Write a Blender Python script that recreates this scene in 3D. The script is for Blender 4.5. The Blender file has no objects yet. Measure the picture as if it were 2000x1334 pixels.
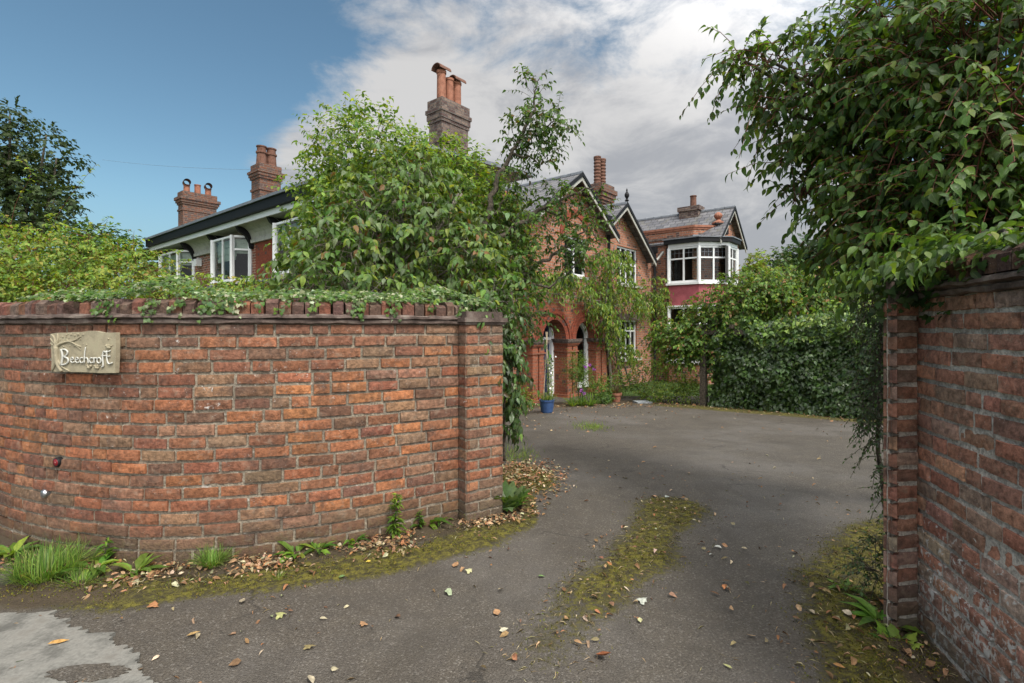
import bpy, math, random
import numpy as np
from mathutils import Vector, noise
R = math.radians
SC = bpy.context.scene
COL = SC.collection
rng = np.random.default_rng(7)
random.seed(7)
EYE = 1.48

# ------------------------------------------------------------------ camera
cam = bpy.data.cameras.new("camera"); cam_o = bpy.data.objects.new("camera", cam); COL.objects.link(cam_o)
cam_o.location = (0, 0, EYE); cam_o.rotation_euler = (R(90), 0, 0)
cam.sensor_width = 36; cam.lens = 18; cam.shift_y = -0.014; cam.clip_start = 0.05; cam.clip_end = 3000
SC.camera = cam_o
# ------------------------------------------------------------------ sun, sky, exposure
SUN_EL, SUN_AZ = 54.0, 142.0          # azimuth clockwise from +Y
sl = bpy.data.lights.new("sun", 'SUN'); sl.energy = 1.6; sl.angle = R(13); sl.color = (1.0, 0.95, 0.87)
so = bpy.data.objects.new("sun", sl); COL.objects.link(so)
sd = Vector((math.sin(R(SUN_AZ))*math.cos(R(SUN_EL)), math.cos(R(SUN_AZ))*math.cos(R(SUN_EL)), math.sin(R(SUN_EL))))
so.rotation_euler = sd.to_track_quat('Z', 'Y').to_euler(); so.location = sd*60
SC.view_settings.view_transform = 'Standard'; SC.view_settings.look = 'None'
SC.view_settings.exposure = 1.27; SC.view_settings.gamma = 1.0; SC.view_settings.use_curve_mapping = False
SC.cycles.use_denoising = True
SC.cycles.max_bounces = 8; SC.cycles.transparent_max_bounces = 16

class NT:
    """small node-tree writer"""
    def __init__(s, tree): s.t = tree; s.n = tree.nodes; s.l = tree.links
    def new(s, typ, **kw):
        nd = s.n.new(typ)
        for k, v in kw.items(): setattr(nd, k, v)
        return nd
    def put(s, sock, v):
        if v is None: return
        if hasattr(v, 'is_output'): s.l.new(v, sock)
        elif isinstance(v, (tuple, list)) and len(v) == 3 and sock.type == 'RGBA': sock.default_value = (*v, 1)
        else: sock.default_value = v
    def math(s, op, a, b=None, c=None, clamp=False):
        nd = s.new('ShaderNodeMath', operation=op); nd.use_clamp = clamp
        for i, v in enumerate((a, b, c)): s.put(nd.inputs[i], v)
        return nd.outputs[0]
    def vmath(s, op, a, b=None):
        nd = s.new('ShaderNodeVectorMath', operation=op); s.put(nd.inputs[0], a)
        if b is not None: s.put(nd.inputs[1], b)
        return nd.outputs[0]
    def noise(s, vec, scale, detail=4, rough=.55, dist=0.0, out=0):
        nd = s.new('ShaderNodeTexNoise'); s.put(nd.inputs['Vector'], vec)
        nd.inputs['Scale'].default_value = scale; nd.inputs['Detail'].default_value = detail
        nd.inputs['Roughness'].default_value = rough; nd.inputs['Distortion'].default_value = dist
        return nd.outputs[out]
    def voro(s, vec, scale, feature='F1', out='Distance', rand=1.0):
        nd = s.new('ShaderNodeTexVoronoi', feature=feature); s.put(nd.inputs['Vector'], vec)
        nd.inputs['Scale'].default_value = scale; nd.inputs['Randomness'].default_value = rand
        return nd.outputs[out]
    def mix(s, f, a, b, blend='MIX'):
        nd = s.new('ShaderNodeMix', data_type='RGBA', blend_type=blend); nd.clamp_factor = True
        s.put(nd.inputs[0], f); s.put(nd.inputs[6], a); s.put(nd.inputs[7], b)
        return nd.outputs[2]
    def ramp(s, f, a, b, lo=0.0, hi=1.0):
        nd = s.new('ShaderNodeMapRange', interpolation_type='SMOOTHSTEP'); s.put(nd.inputs[0], f)
        nd.inputs[1].default_value = a; nd.inputs[2].default_value = b
        nd.inputs[3].default_value = lo; nd.inputs[4].default_value = hi
        return nd.outputs[0]
    def attr(s, name, out='Color'):
        return s.new('ShaderNodeAttribute', attribute_name=name).outputs[out]
    def sep(s, v):
        nd = s.new('ShaderNodeSeparateXYZ'); s.put(nd.inputs[0], v); return nd.outputs
    def bump(s, h, strength=.5, dist=.01, normal=None):
        nd = s.new('ShaderNodeBump'); s.put(nd.inputs['Height'], h)
        nd.inputs['Strength'].default_value = strength; nd.inputs['Distance'].default_value = dist
        if normal is not None: s.put(nd.inputs['Normal'], normal)
        return nd.outputs[0]

def build_world():
    w = bpy.data.worlds.new("World"); SC.world = w; w.use_nodes = True
    g = NT(w.node_tree); g.n.clear()
    sky = g.new('ShaderNodeTexSky', sky_type='NISHITA'); sky.sun_disc = False
    sky.sun_elevation = R(SUN_EL); sky.sun_rotation = R(SUN_AZ); sky.air_density = 1.0; sky.dust_density = .6; sky.ozone_density = 1.6
    d = g.new('ShaderNodeTexCoord').outputs['Generated']
    x, y, z = g.sep(d)
    ds = g.vmath('MULTIPLY', d, (1.0, 1.0, 1.9))
    big = g.noise(ds, 1.9, 3, .5, .3); fine = g.noise(ds, 4.6, 9, .62, .25)
    dot = g.new('ShaderNodeVectorMath', operation='DOT_PRODUCT'); g.put(dot.inputs[0], d)
    dot.inputs[1].default_value = Vector((.10, 1, .30)).normalized()
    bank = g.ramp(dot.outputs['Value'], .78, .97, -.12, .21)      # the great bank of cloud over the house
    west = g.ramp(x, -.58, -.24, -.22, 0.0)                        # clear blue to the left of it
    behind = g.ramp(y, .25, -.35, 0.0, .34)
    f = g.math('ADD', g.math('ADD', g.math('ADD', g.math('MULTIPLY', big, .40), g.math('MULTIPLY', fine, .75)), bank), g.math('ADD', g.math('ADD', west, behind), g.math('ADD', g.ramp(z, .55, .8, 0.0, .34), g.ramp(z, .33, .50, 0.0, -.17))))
    mask = g.ramp(f, .50, .70)
    veil = g.math('MULTIPLY', mask, .93)
    shade = g.noise(g.vmath('ADD', ds, (3.1, .7, .12)), 4.2, 8, .62, .5)
    shade = g.ramp(g.math('ADD', shade, g.math('ADD', g.ramp(z, .14, .40, -.09, .06), g.ramp(x, -.15, .45, .04, -.04))), .38, .62)
    cl = g.mix(shade, (1.45, 1.47, 1.55), (2.42, 2.37, 2.33))
    sdot = g.new('ShaderNodeVectorMath', operation='DOT_PRODUCT'); g.put(sdot.inputs[0], d); sdot.inputs[1].default_value = sd
    bright = g.ramp(sdot.outputs['Value'], -.10, .75, 1.0, 4.6)    # clouds boosted towards the sun, mostly out of view, as added fill light
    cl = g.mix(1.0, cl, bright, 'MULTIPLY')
    sk = g.mix(1.0, sky.outputs[0], (.40, .48, .44), 'MULTIPLY')
    sk = g.mix(g.ramp(z, .0, .24, .8, 0.0), sk, (.80, 1.10, 1.42))
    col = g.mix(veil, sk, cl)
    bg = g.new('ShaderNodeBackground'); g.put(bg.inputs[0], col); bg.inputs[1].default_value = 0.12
    out = g.new('ShaderNodeOutputWorld'); g.l.new(bg.outputs[0], out.inputs[0])
build_world()

# ------------------------------------------------------------------ helpers
def at(px, py, Y):
    return Vector(((px-1000)*Y/1000, Y, EYE-(py-639)*Y/1000))
def sm(a, b, x):
    t = min(1, max(0, (x-a)/(b-a))); return t*t*(3-2*t)
def gz(x, y):
    t = y-4.5
    if t <= 0: return 0.0
    if t < 9: return -.053*t*min(1, t/1.0)
    return -.477
def nz(x, y, z=0, s=1.0): return noise.noise(Vector((x*s, y*s, z*s)))

def root_of(o):
    while o.parent: o = o.parent
    return o
def tag(o, label=None, cat=None, group=None, kind=None):
    if label: o['label'] = label
    if cat: o['category'] = cat
    if group: o['group'] = group
    if kind: o['kind'] = kind
    return o
def thing(name, label, cat, loc=(0, 0, 0), group=None):
    o = bpy.data.objects.new(name, None); COL.objects.link(o); o.location = loc; o.empty_display_size = .2
    return tag(o, label, cat, group)
def link(name, me, mat, parent=None):
    o = bpy.data.objects.new(name, me); COL.objects.link(o)
    if mat: me.materials.append(mat)
    if parent is not None:
        L = root_of(parent).location
        if L.length > 0: me.transform(__import__('mathutils').Matrix.Translation(-L))
        o.parent = parent
    return o

class MB:
    def __init__(s): s.v = []; s.f = []; s.c = []; s.col = None; s.sm = False
    def add(s, pts, faces):
        b = len(s.v); s.v.extend([tuple(p) for p in pts]); s.f.extend([tuple(b+i for i in f) for f in faces])
        if s.col is not None: s.c.extend([s.col]*len(pts))
        elif s.c: s.c.extend([(1, 1, 1, 0)]*len(pts))
    def quad(s, a, b, c, d): s.add((a, b, c, d), ((0, 1, 2, 3),))
    def poly(s, pts): s.add(pts, (tuple(range(len(pts))),))
    def hexa(s, p):        # p: 4 bottom CCW, 4 top
        s.add(p, ((3, 2, 1, 0), (4, 5, 6, 7), (0, 1, 5, 4), (1, 2, 6, 5), (2, 3, 7, 6), (3, 0, 4, 7)))
    def box(s, F, s0, s1, d0, d1, z0, z1):
        s.hexa([F(s0, d1, z0), F(s1, d1, z0), F(s1, d0, z0), F(s0, d0, z0), F(s0, d1, z1), F(s1, d1, z1), F(s1, d0, z1), F(s0, d0, z1)])
    def prism(s, bottom, top):
        n = len(bottom); s.add(list(bottom)+list(top), [tuple(reversed(range(n))), tuple(range(n, 2*n))]+[(i, (i+1) % n, n+(i+1) % n, n+i) for i in range(n)])
    def tube(s, path, rad, n=6, cap=True):
        path = [Vector(p) for p in path]; m = len(path)
        if not hasattr(rad, '__len__'): rad = [rad]*m
        pts = []; ref = Vector((.31, .47, .83))
        for i, p in enumerate(path):
            t = (path[min(i+1, m-1)]-path[max(i-1, 0)]).normalized()
            a = t.cross(ref); a = a.normalized() if a.length > 1e-4 else t.orthogonal().normalized(); b = t.cross(a)
            for k in range(n):
                an = 2*math.pi*k/n; pts.append(p+(a*math.cos(an)+b*math.sin(an))*rad[i])
        fs = [(i*n+k, i*n+(k+1) % n, (i+1)*n+(k+1) % n, (i+1)*n+k) for i in range(m-1) for k in range(n)]
        if cap: fs += [tuple(reversed(range(n))), tuple((m-1)*n+k for k in range(n))]
        s.add(pts, fs)
    def lathe(s, c, prof, n=20, cap=True):
        c = Vector(c); pts = []
        for r, z in prof:
            for k in range(n):
                an = 2*math.pi*k/n; pts.append(c+Vector((r*math.cos(an), r*math.sin(an), z)))
        m = len(prof); fs = [(i*n+k, i*n+(k+1) % n, (i+1)*n+(k+1) % n, (i+1)*n+k) for i in range(m-1) for k in range(n)]
        if cap: fs += [tuple(reversed(range(n))), tuple((m-1)*n+k for k in range(n))]
        s.add(pts, fs)
    def blob(s, c, r, n=8):
        c = Vector(c); r = Vector(r) if hasattr(r, '__len__') else Vector((r, r, r)); pts = [c+Vector((0, 0, -r.z))]
        for i in range(1, n//2+1):
            th = math.pi*i/(n//2+1)
            for k in range(n):
                an = 2*math.pi*k/n; pts.append(c+Vector((r.x*math.sin(th)*math.cos(an), r.y*math.sin(th)*math.sin(an), -r.z*math.cos(th))))
        pts.append(c+Vector((0, 0, r.z))); h = n//2; fs = []
        for k in range(n): fs.append((0, 1+(k+1) % n, 1+k)); fs.append((len(pts)-1, 1+(h-1)*n+k, 1+(h-1)*n+(k+1) % n))
        for i in range(h-1):
            for k in range(n): fs.append((1+i*n+k, 1+i*n+(k+1) % n, 1+(i+1)*n+(k+1) % n, 1+(i+1)*n+k))
        s.add(pts, fs)
    def build(s, name, mat, parent=None, smooth=False, uvs=True):
        me = bpy.data.meshes.new(name); me.from_pydata(s.v, [], s.f); me.update()
        uv = me.uv_layers.new(name='UVMap')
        co = np.array(s.v, dtype=np.float64).reshape(-1, 3)
        data = np.zeros(len(me.loops)*2)
        Z = Vector((0, 0, 1))
        for p in (me.polygons if uvs else ()):
            n = p.normal
            t = Z.cross(n); t = t.normalized() if t.length > .05 else Vector((1, 0, 0)); b = n.cross(t)
            for li in p.loop_indices:
                q = s.v[me.loops[li].vertex_index]
                data[2*li] = q[0]*t.x+q[1]*t.y+q[2]*t.z; data[2*li+1] = q[0]*b.x+q[1]*b.y+q[2]*b.z
        uv.data.foreach_set('uv', data)
        if s.c:
            a = me.color_attributes.new('tint', 'FLOAT_COLOR', 'POINT'); a.data.foreach_set('color', np.array(s.c, dtype=np.float32).ravel())
        if smooth: me.shade_smooth()
        return link(name, me, mat, parent)

def frame(o, du, n):
    o = Vector((o[0], o[1], 0)); du = Vector((du[0], du[1], 0)); n = Vector((n[0], n[1], 0))
    def F(s, d, z): return o+du*s+n*d+Vector((0, 0, z))
    F.o, F.du, F.n = o, du, n
    return F

def mesh_np(name, V, faces_t, nleaf, nv, mat, parent, cols, luv, smooth=True):
    """V (n*nv,3); faces_t template faces"""
    me = bpy.data.meshes.new(name)
    lt = np.array([i for f in faces_t for i in f], dtype=np.int32); sizes = np.array([len(f) for f in faces_t], dtype=np.int32)
    loops = (np.arange(nleaf, dtype=np.int32)[:, None]*nv+lt[None, :]).ravel()
    tot = np.tile(sizes, nleaf); starts = np.concatenate(([0], np.cumsum(tot)[:-1])).astype(np.int32)
    me.vertices.add(len(V)); me.vertices.foreach_set('co', V.astype(np.float32).ravel())
    me.loops.add(len(loops)); me.loops.foreach_set('vertex_index', loops)
    me.polygons.add(len(tot)); me.polygons.foreach_set('loop_start', starts); me.polygons.foreach_set('loop_total', tot.astype(np.int32))
    me.update(calc_edges=True)
    a = me.color_attributes.new('tint', 'FLOAT_COLOR', 'POINT'); a.data.foreach_set('color', cols.astype(np.float32).ravel())
    b = me.attributes.new('luv', 'FLOAT_VECTOR', 'POINT'); b.data.foreach_set('vector', luv.astype(np.float32).ravel())
    if smooth: me.shade_smooth()
    return link(name, me, mat, parent)

# leaf templates: (along, side, lift)
def tmpl_ovate(droop=.22, fold=.2, wide=1.0):
    ts = [.28, .62]; ws = [.96*wide, .84*wide]
    v = [(0, 0, 0)]
    for t, w in zip(ts, ws):
        z = -droop*t*t; v += [(t, w/2, z+fold*w*.5), (t, 0, z), (t, -w/2, z+fold*w*.5)]
    v.append((1, 0, -droop*1.1))
    f = [(0, 2, 1), (0, 3, 2), (1, 2, 5, 4), (2, 3, 6, 5), (4, 5, 7), (5, 6, 7)]
    return np.array(v), f
def tmpl_diamond(fold=.2, wide=1.0):
    v = [(0, 0, 0), (.45, wide/2, fold*.3), (1, 0, -.1), (.45, -wide/2, fold*.3)]
    return np.array(v), [(0, 2, 1), (0, 3, 2)]
def tmpl_ivy():
    v = [(.12, 0, 0), (0, .22, .02), (.10, .46, -.04), (.38, .30, .03), (.52, .40, -.03), (.66, .20, .02), (1, 0, -.10), (.66, -.20, .02), (.52, -.40, -.03), (.38, -.30, .03), (.10, -.46, -.04), (0, -.22, .02), (.45, 0, .05)]
    f = [(12, 6, 5), (12, 7, 6), (12, 5, 4, 3), (12, 9, 8, 7), (12, 3, 2, 1), (12, 11, 10, 9), (12, 1, 0), (12, 0, 11)]
    return np.array(v), f
def tmpl_blade():
    v = [(0, .5, 0), (0, -.5, 0), (.4, .42, .0), (.4, -.42, 0), (.75, .28, -.08), (.75, -.28, -.08), (1, 0, -.22)]
    return np.array(v), [(0, 1, 3, 2), (2, 3, 5, 4), (4, 5, 6)]
def tmpl_palmate(n=5):
    v = [(0, 0, 0)]; f = []
    for k in range(n):
        a = math.pi*(.5-k/(n-1))*1.25; L = 1-.28*abs(k-(n-1)/2)/((n-1)/2); c, s_ = math.cos(a), math.sin(a)
        b = len(v)
        for t, w in ((.5*L, .15), (L, 0), (.5*L, -.15)): v.append((c*t-s_*w, s_*t+c*w, -.12*t*t))
        f += [(0, b+1, b), (0, b+2, b+1)]
    return np.array(v), f
def tmpl_fine(droop=.28, fold=.16):
    ts = [.10, .26, .44, .62, .80]; ws = [.52, .90, 1.0, .82, .46]; v = [(0, 0, 0)]
    for t, w in zip(ts, ws): z = -droop*t*t; v += [(t, w/2, z+fold*w*.5), (t, 0, z), (t, -w/2, z+fold*w*.5)]
    v.append((1, 0, -droop*1.15)); f = [(0, 2, 1), (0, 3, 2)]
    for i in range(4): b = 1+3*i; f += [(b, b+1, b+4, b+3), (b+1, b+2, b+5, b+4)]
    return np.array(v), f+[(13, 14, 16), (14, 15, 16)]
FINE = tmpl_fine()
OVATE = tmpl_ovate(); OVATE_N = tmpl_ovate(.3, .2, 1.0); DIAM = tmpl_diamond(); IVY = tmpl_ivy(); BLADE = tmpl_blade(); PALM = tmpl_palmate()

def nrm(a): return a/np.maximum(np.linalg.norm(a, axis=-1, keepdims=True), 1e-9)
def pick(pal, n, jit=.18):
    pal = np.array([p[:3] for p in pal]); i = rng.integers(0, len(pal), n)
    return np.clip(pal[i]*(1+rng.normal(0, jit, (n, 1)))*(1+rng.normal(0, jit*.35, (n, 3))), .004, .9)
def leaf_mesh(name, P, D, N, L, wide, tmpl, pal, mat, parent=None, smooth=True, cols=None):
    P = np.asarray(P, float); n = len(P); D = nrm(np.asarray(D, float)); N = np.asarray(N, float)
    N = nrm(N-(N*D).sum(1, keepdims=True)*D+1e-6); S = np.cross(N, D)
    L = np.broadcast_to(np.asarray(L, float), (n,)); W = L*np.broadcast_to(np.asarray(wide, float), (n,))
    T, faces = tmpl; m = len(T)
    curl = rng.uniform(.2, 2.1, n)
    V = P[:, None]+T[None, :, 0, None]*(L[:, None, None]*D[:, None])+T[None, :, 1, None]*(W[:, None, None]*S[:, None])+T[None, :, 2, None]*((L*curl)[:, None, None]*N[:, None])
    c = pick(pal, n) if cols is None else cols
    C = np.ones((n, m, 4)); C[:, :, :3] = c[:, None]
    U = np.zeros((n, m, 3)); U[:, :, 0] = T[None, :, 0]; U[:, :, 1] = T[None, :, 1]; U[:, :, 2] = rng.random((n, 1))
    return mesh_np(name, V.reshape(-1, 3), faces, n, m, mat, parent, C.reshape(-1, 4), U.reshape(-1, 3), smooth)

def rand_dir(n): return nrm(rng.normal(0, 1, (n, 3)))
def lobe_points(lobes, n, shell=.35):
    """lobes: (px,py,Y, rx px, rz px, ry m, weight) -> points and outward directions"""
    C = np.array([at(l[0], l[1], l[2]) for l in lobes]); Rr = np.array([(l[3]*l[2]/1000, l[5], l[4]*l[2]/1000) for l in lobes])
    w = np.array([l[6] if len(l) > 6 else (l[3]*l[4])**.75 for l in lobes], float); w /= w.sum()
    i = rng.choice(len(lobes), n, p=w); d = rand_dir(n); r = rng.random(n)**shell
    return C[i]+d*Rr[i]*r[:, None], nrm(d*np.array([1, 1, 1.])/1.0), i
def sprays(lobes, ntw, tlen, nl, llen, shell=.35, up=.35, droop=.35, leafdown=.55, jitter=.5, upn=.8, tub=True, outn=.8, zmin=None, tr=.0035):
    """twigs growing outward from the lobes, with alternate leaves; returns leaf arrays and twig paths"""
    P0, O, idx = lobe_points(lobes, ntw, shell)
    T = nrm(O*.75+np.array([0, 0, up])+rng.normal(0, jitter, (ntw, 3))); ln = tlen*rng.uniform(.6, 1.3, ntw)
    side = nrm(np.cross(T, np.array([0, 0, 1.]))+rng.normal(0, .15, (ntw, 3)))
    P, D, N = [], [], []; paths = []
    tt = np.linspace(.12, 1, nl)
    grav = np.array([0, 0, -1.])
    for k, t in enumerate(tt):
        t_ = t+rng.uniform(-.04, .04, ntw)
        pos = P0+T*(ln*t_)[:, None]+grav*(droop*ln*t_*t_)[:, None]
        sg = 1 if k % 2 == 0 else -1
        td = nrm(T+grav*2*droop*t)
        last = k == nl-1
        dd = nrm(td*(.9 if last else .45)+side*sg*(.1 if last else .75)+grav*leafdown+O*.15+rng.normal(0, .25, (ntw, 3)))
        nn = nrm(np.array([0, 0, upn])+O*outn+rng.normal(0, .42, (ntw, 3)))
        P.append(pos); D.append(dd); N.append(nn)
    if tub:
        for j in range(ntw):
            paths.append([P0[j]+T[j]*ln[j]*t+grav*droop*ln[j]*t*t for t in (-.25, .15, .55, 1.0)])
    P = np.concatenate(P); D = np.concatenate(D); N = np.concatenate(N)
    L = llen*(.35+.9*rng.beta(2.2, 1.6, len(P)))
    if zmin is not None:
        k = P[:, 2] > zmin; P, D, N, L = P[k], D[k], N[k], L[k]
    return P, D, N, L, paths

# ------------------------------------------------------------------ materials
def material(name):
    m = bpy.data.materials.new(name); m.use_nodes = True; g = NT(m.node_tree)
    b = g.n['Principled BSDF']; return m, g, b
def plain(name, col, rough=.5, spec=.5, metal=0, var=.12, scale=8, bump=0.0, dirt=None):
    m, g, b = material(name); co = g.new('ShaderNodeTexCoord').outputs['Object']
    n = g.noise(co, scale, 5); n2 = g.noise(co, scale*9, 4)
    f = g.math('ADD', g.math('MULTIPLY', n, .7), g.math('MULTIPLY', n2, .3))
    lo = tuple(c*(1-var*1.6) for c in col); hi = tuple(min(1, c*(1+var*1.4)) for c in col)
    c = g.mix(g.ramp(f, .3, .7), lo, hi)
    if dirt: c = g.mix(g.ramp(n, .5, .75, 0, dirt[1]), c, dirt[0])
    g.put(b.inputs['Base Color'], c); b.inputs['Roughness'].default_value = rough
    b.inputs['Specular IOR Level'].default_value = spec; b.inputs['Metallic'].default_value = metal
    if bump: g.put(b.inputs['Normal'], g.bump(f, bump, .01))
    return m
def leaf_mat(name, rough=.45, trans=.38, spec=.3, vein=0.0, gain=1.0):
    m, g, b = material(name); out = g.n['Material Output']
    c = g.attr('tint'); lv = g.sep(g.attr('luv', 'Vector'))
    co = g.new('ShaderNodeTexCoord').outputs['Object']
    n = g.noise(co, 45, 3); c = g.mix(1.0, c, g.ramp(n, .25, .75, .78*gain, 1.2*gain), 'MULTIPLY')
    if vein > 0:
        av = g.math('ABSOLUTE', lv[1])
        mid = g.ramp(av, .005, .035, 1, 0)
        ph = g.math('MULTIPLY', g.math('SUBTRACT', lv[0], g.math('MULTIPLY', av, 1.1)), 46.0)
        wv = g.math('ADD', g.math('MULTIPLY', g.math('SINE', ph), .5), .5)
        c = g.mix(g.math('MULTIPLY', mid, .55*vein), c, (.16, .22, .06))
        c = g.mix(g.math('MULTIPLY', g.ramp(wv, .8, 1.0), .25*vein), c, (.10, .16, .04))
        nb = g.bump(g.math('SUBTRACT', wv, mid), .35*vein, .004); g.put(b.inputs['Normal'], nb)
    # undersides paler and duller
    geo = g.new('ShaderNodeNewGeometry'); c2 = g.mix(g.math('MULTIPLY', geo.outputs['Backfacing'], .35), c, g.mix(.5, c, (.12, .16, .09)))
    g.put(b.inputs['Base Color'], c2); b.inputs['Roughness'].default_value = rough; b.inputs['Specular IOR Level'].default_value = spec
    tr = g.new('ShaderNodeBsdfTranslucent'); g.put(tr.inputs[0], g.mix(1.0, c, (1.7, 1.6, .55), 'MULTIPLY'))
    mx = g.new('ShaderNodeMixShader'); mx.inputs[0].default_value = trans
    g.l.new(b.outputs[0], mx.inputs[1]); g.l.new(tr.outputs[0], mx.inputs[2]); g.l.new(mx.outputs[0], out.inputs[0])
    return m
def brick_geo_mat(name, salt=.5, damp=True):
    m, g, b = material(name); co = g.new('ShaderNodeTexCoord').outputs['Object']
    c = g.attr('tint'); al = g.attr('tint', 'Alpha')
    n1 = g.noise(co, 34, 8, .72); n2 = g.noise(co, 8, 7, .68); n3 = g.noise(co, 140, 3)
    c = g.mix(1.0, c, g.ramp(n1, .28, .72, .45, 1.42), 'MULTIPLY')
    c = g.mix(g.ramp(n2, .48, .70, 0, .65), c, (.085, .058, .047))
    c = g.mix(g.ramp(g.noise(co, 17, 5, .6, .4), .55, .70, 0, .55), c, (.27, .20, .145))       # mortar smears, weathering
    sp = g.noise(co, 26, 6, .7, .6)
    c = g.mix(g.math('MULTIPLY', g.ramp(g.math('ADD', sp, g.math('MULTIPLY', al, .22)), .72, .80), salt), c, (.62, .60, .56))   # lime salts
    z = g.sep(co)[2]
    stn = g.noise(g.vmath('MULTIPLY', co, (2.6, 2.6, .8)), 1.6, 7, .65, .3)
    c = g.mix(g.ramp(stn, .47, .66, 0, .62), c, g.mix(.35, c, (.055, .045, .038)))
    c = g.mix(g.math('MULTIPLY', g.ramp(g.voro(co, 55), .16, .08), g.math('MULTIPLY', g.ramp(n2, .5, .6), .55)), c, (.55, .52, .47))
    if damp:
        low = g.ramp(g.math('ADD', z, g.math('MULTIPLY', g.math('SUBTRACT', n2, .5), .5)), .0, .34, .62, 0.0)
        c = g.mix(low, c, (.075, .065, .045))
        c = g.mix(g.math('MULTIPLY', g.ramp(z, .0, .25, .5, 0.0), g.ramp(n1, .45, .65)), c, (.07, .085, .025))
    g.put(b.inputs['Base Color'], c); b.inputs['Roughness'].default_value = .9; b.inputs['Specular IOR Level'].default_value = .25
    h = g.math('ADD', g.math('MULTIPLY', n1, .7), g.math('MULTIPLY', n3, .3))
    g.put(b.inputs['Normal'], g.bump(h, 1.0, .016)); return m
def mortar_mat(name, col):
    m, g, b = material(name); co = g.new('ShaderNodeTexCoord').outputs['Object']
    n1 = g.noise(co, 60, 6, .7); n2 = g.noise(co, 4, 4)
    c = g.mix(g.ramp(n1, .3, .7), tuple(x*.5 for x in col), tuple(x*1.35 for x in col))
    c = g.mix(g.ramp(n2, .45, .7, 0, .55), c, (.12, .10, .085))
    c = g.mix(g.math('MULTIPLY', g.ramp(g.noise(co, 19, 6, .7), .60, .68), .7), c, (.60, .57, .52))
    g.put(b.inputs['Base Color'], c); b.inputs['Roughness'].default_value = .95; b.inputs['Specular IOR Level'].default_value = .15
    g.put(b.inputs['Normal'], g.bump(n1, .9, .012)); return m
def house_brick(name, c1, c2, mort, dark=.25, ms=.011, darkc=(.095, .06, .052)):
    m, g, b = material(name); uv = g.new('ShaderNodeTexCoord').outputs['UV']; co = g.new('ShaderNodeTexCoord').outputs['Object']
    wob = g.vmath('ADD', uv, g.vmath('SCALE', g.noise(co, 2.2, 3, out=1)))
    wob.node.inputs[1].links[0].from_node.inputs['Scale'].default_value = .012
    t = g.new('ShaderNodeTexBrick'); g.put(t.inputs['Vector'], wob); t.offset = .5
    g.put(t.inputs['Color1'], c1); g.put(t.inputs['Color2'], c2); g.put(t.inputs['Mortar'], mort)
    t.inputs['Scale'].default_value = 1; t.inputs['Brick Width'].default_value = .235; t.inputs['Row Height'].default_value = .08
    t.inputs['Mortar Size'].default_value = ms; t.inputs['Mortar Smooth'].default_value = .2; t.inputs['Bias'].default_value = -.05
    # second random set: burnt headers
    fl = g.vmath('FLOOR', g.vmath('DIVIDE', wob, (.1175, .08, 1)))
    wn = g.new('ShaderNodeTexWhiteNoise'); wn.noise_dimensions = '2D'; g.put(wn.inputs['Vector'], fl)
    c = g.mix(g.math('MULTIPLY', g.math('GREATER_THAN', wn.outputs[0], 1-dark), g.math('SUBTRACT', 1.0, t.outputs['Fac'])), t.outputs['Color'], darkc)
    n1 = g.noise(co, 1.1, 5, .6); n2 = g.noise(co, 22, 4)
    c = g.mix(1.0, c, g.ramp(n2, .25, .75, .7, 1.3), 'MULTIPLY')
    c = g.mix(g.ramp(n1, .5, .75, 0, .45), c, tuple(x*.5 for x in c1))
    g.put(b.inputs['Base Color'], c); b.inputs['Roughness'].default_value = .88; b.inputs['Specular IOR Level'].default_value = .25
    h = g.math('SUBTRACT', g.math('MULTIPLY', n2, .4), t.outputs['Fac'])
    g.put(b.inputs['Normal'], g.bump(h, .7, .012)); return m
def slate_mat():
    m, g, b = material('slate'); uv = g.new('ShaderNodeTexCoord').outputs['UV']; co = g.new('ShaderNodeTexCoord').outputs['Object']
    t = g.new('ShaderNodeTexBrick'); g.put(t.inputs['Vector'], uv); t.offset = .5
    g.put(t.inputs['Color1'], (.075, .075, .085)); g.put(t.inputs['Color2'], (.16, .155, .16)); g.put(t.inputs['Mortar'], (.02, .02, .022))
    t.inputs['Scale'].default_value = 1; t.inputs['Brick Width'].default_value = .28; t.inputs['Row Height'].default_value = .19
    t.inputs['Mortar Size'].default_value = .014; t.inputs['Mortar Smooth'].default_value = .3
    n = g.noise(co, 4, 5); c = g.mix(g.ramp(n, .5, .72, 0, .5), t.outputs['Color'], (.14, .13, .09))
    vv = g.sep(uv)[1]; saw = g.math('FRACT', g.math('DIVIDE', vv, .19))
    g.put(b.inputs['Base Color'], c); b.inputs['Roughness'].default_value = .55
    g.put(b.inputs['Normal'], g.bump(g.math('SUBTRACT', g.math('MULTIPLY', saw, -1.0), t.outputs['Fac']), .6, .02)); return m
def glass_mat():
    m, g, b = material('window_glass'); out = g.n['Material Output']; g.n.remove(b)
    fr = g.new('ShaderNodeFresnel'); fr.inputs[0].default_value = 1.52
    co = g.new('ShaderNodeTexCoord').outputs['Object']; nb = g.bump(g.noise(co, 1.4, 2), .06, .02)
    tr = g.new('ShaderNodeBsdfTransparent'); tr.inputs[0].default_value = (.82, .88, .85, 1)
    gl = g.new('ShaderNodeBsdfGlossy'); gl.inputs['Roughness'].default_value = .02; g.put(gl.inputs['Normal'], nb)
    mx = g.new('ShaderNodeMixShader'); g.put(mx.inputs[0], g.math('ADD', g.math('MULTIPLY', fr.outputs[0], .6), .0)); g.l.new(tr.outputs[0], mx.inputs[1]); g.l.new(gl.outputs[0], mx.inputs[2])
    g.l.new(mx.outputs[0], out.inputs[0]); return m
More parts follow.
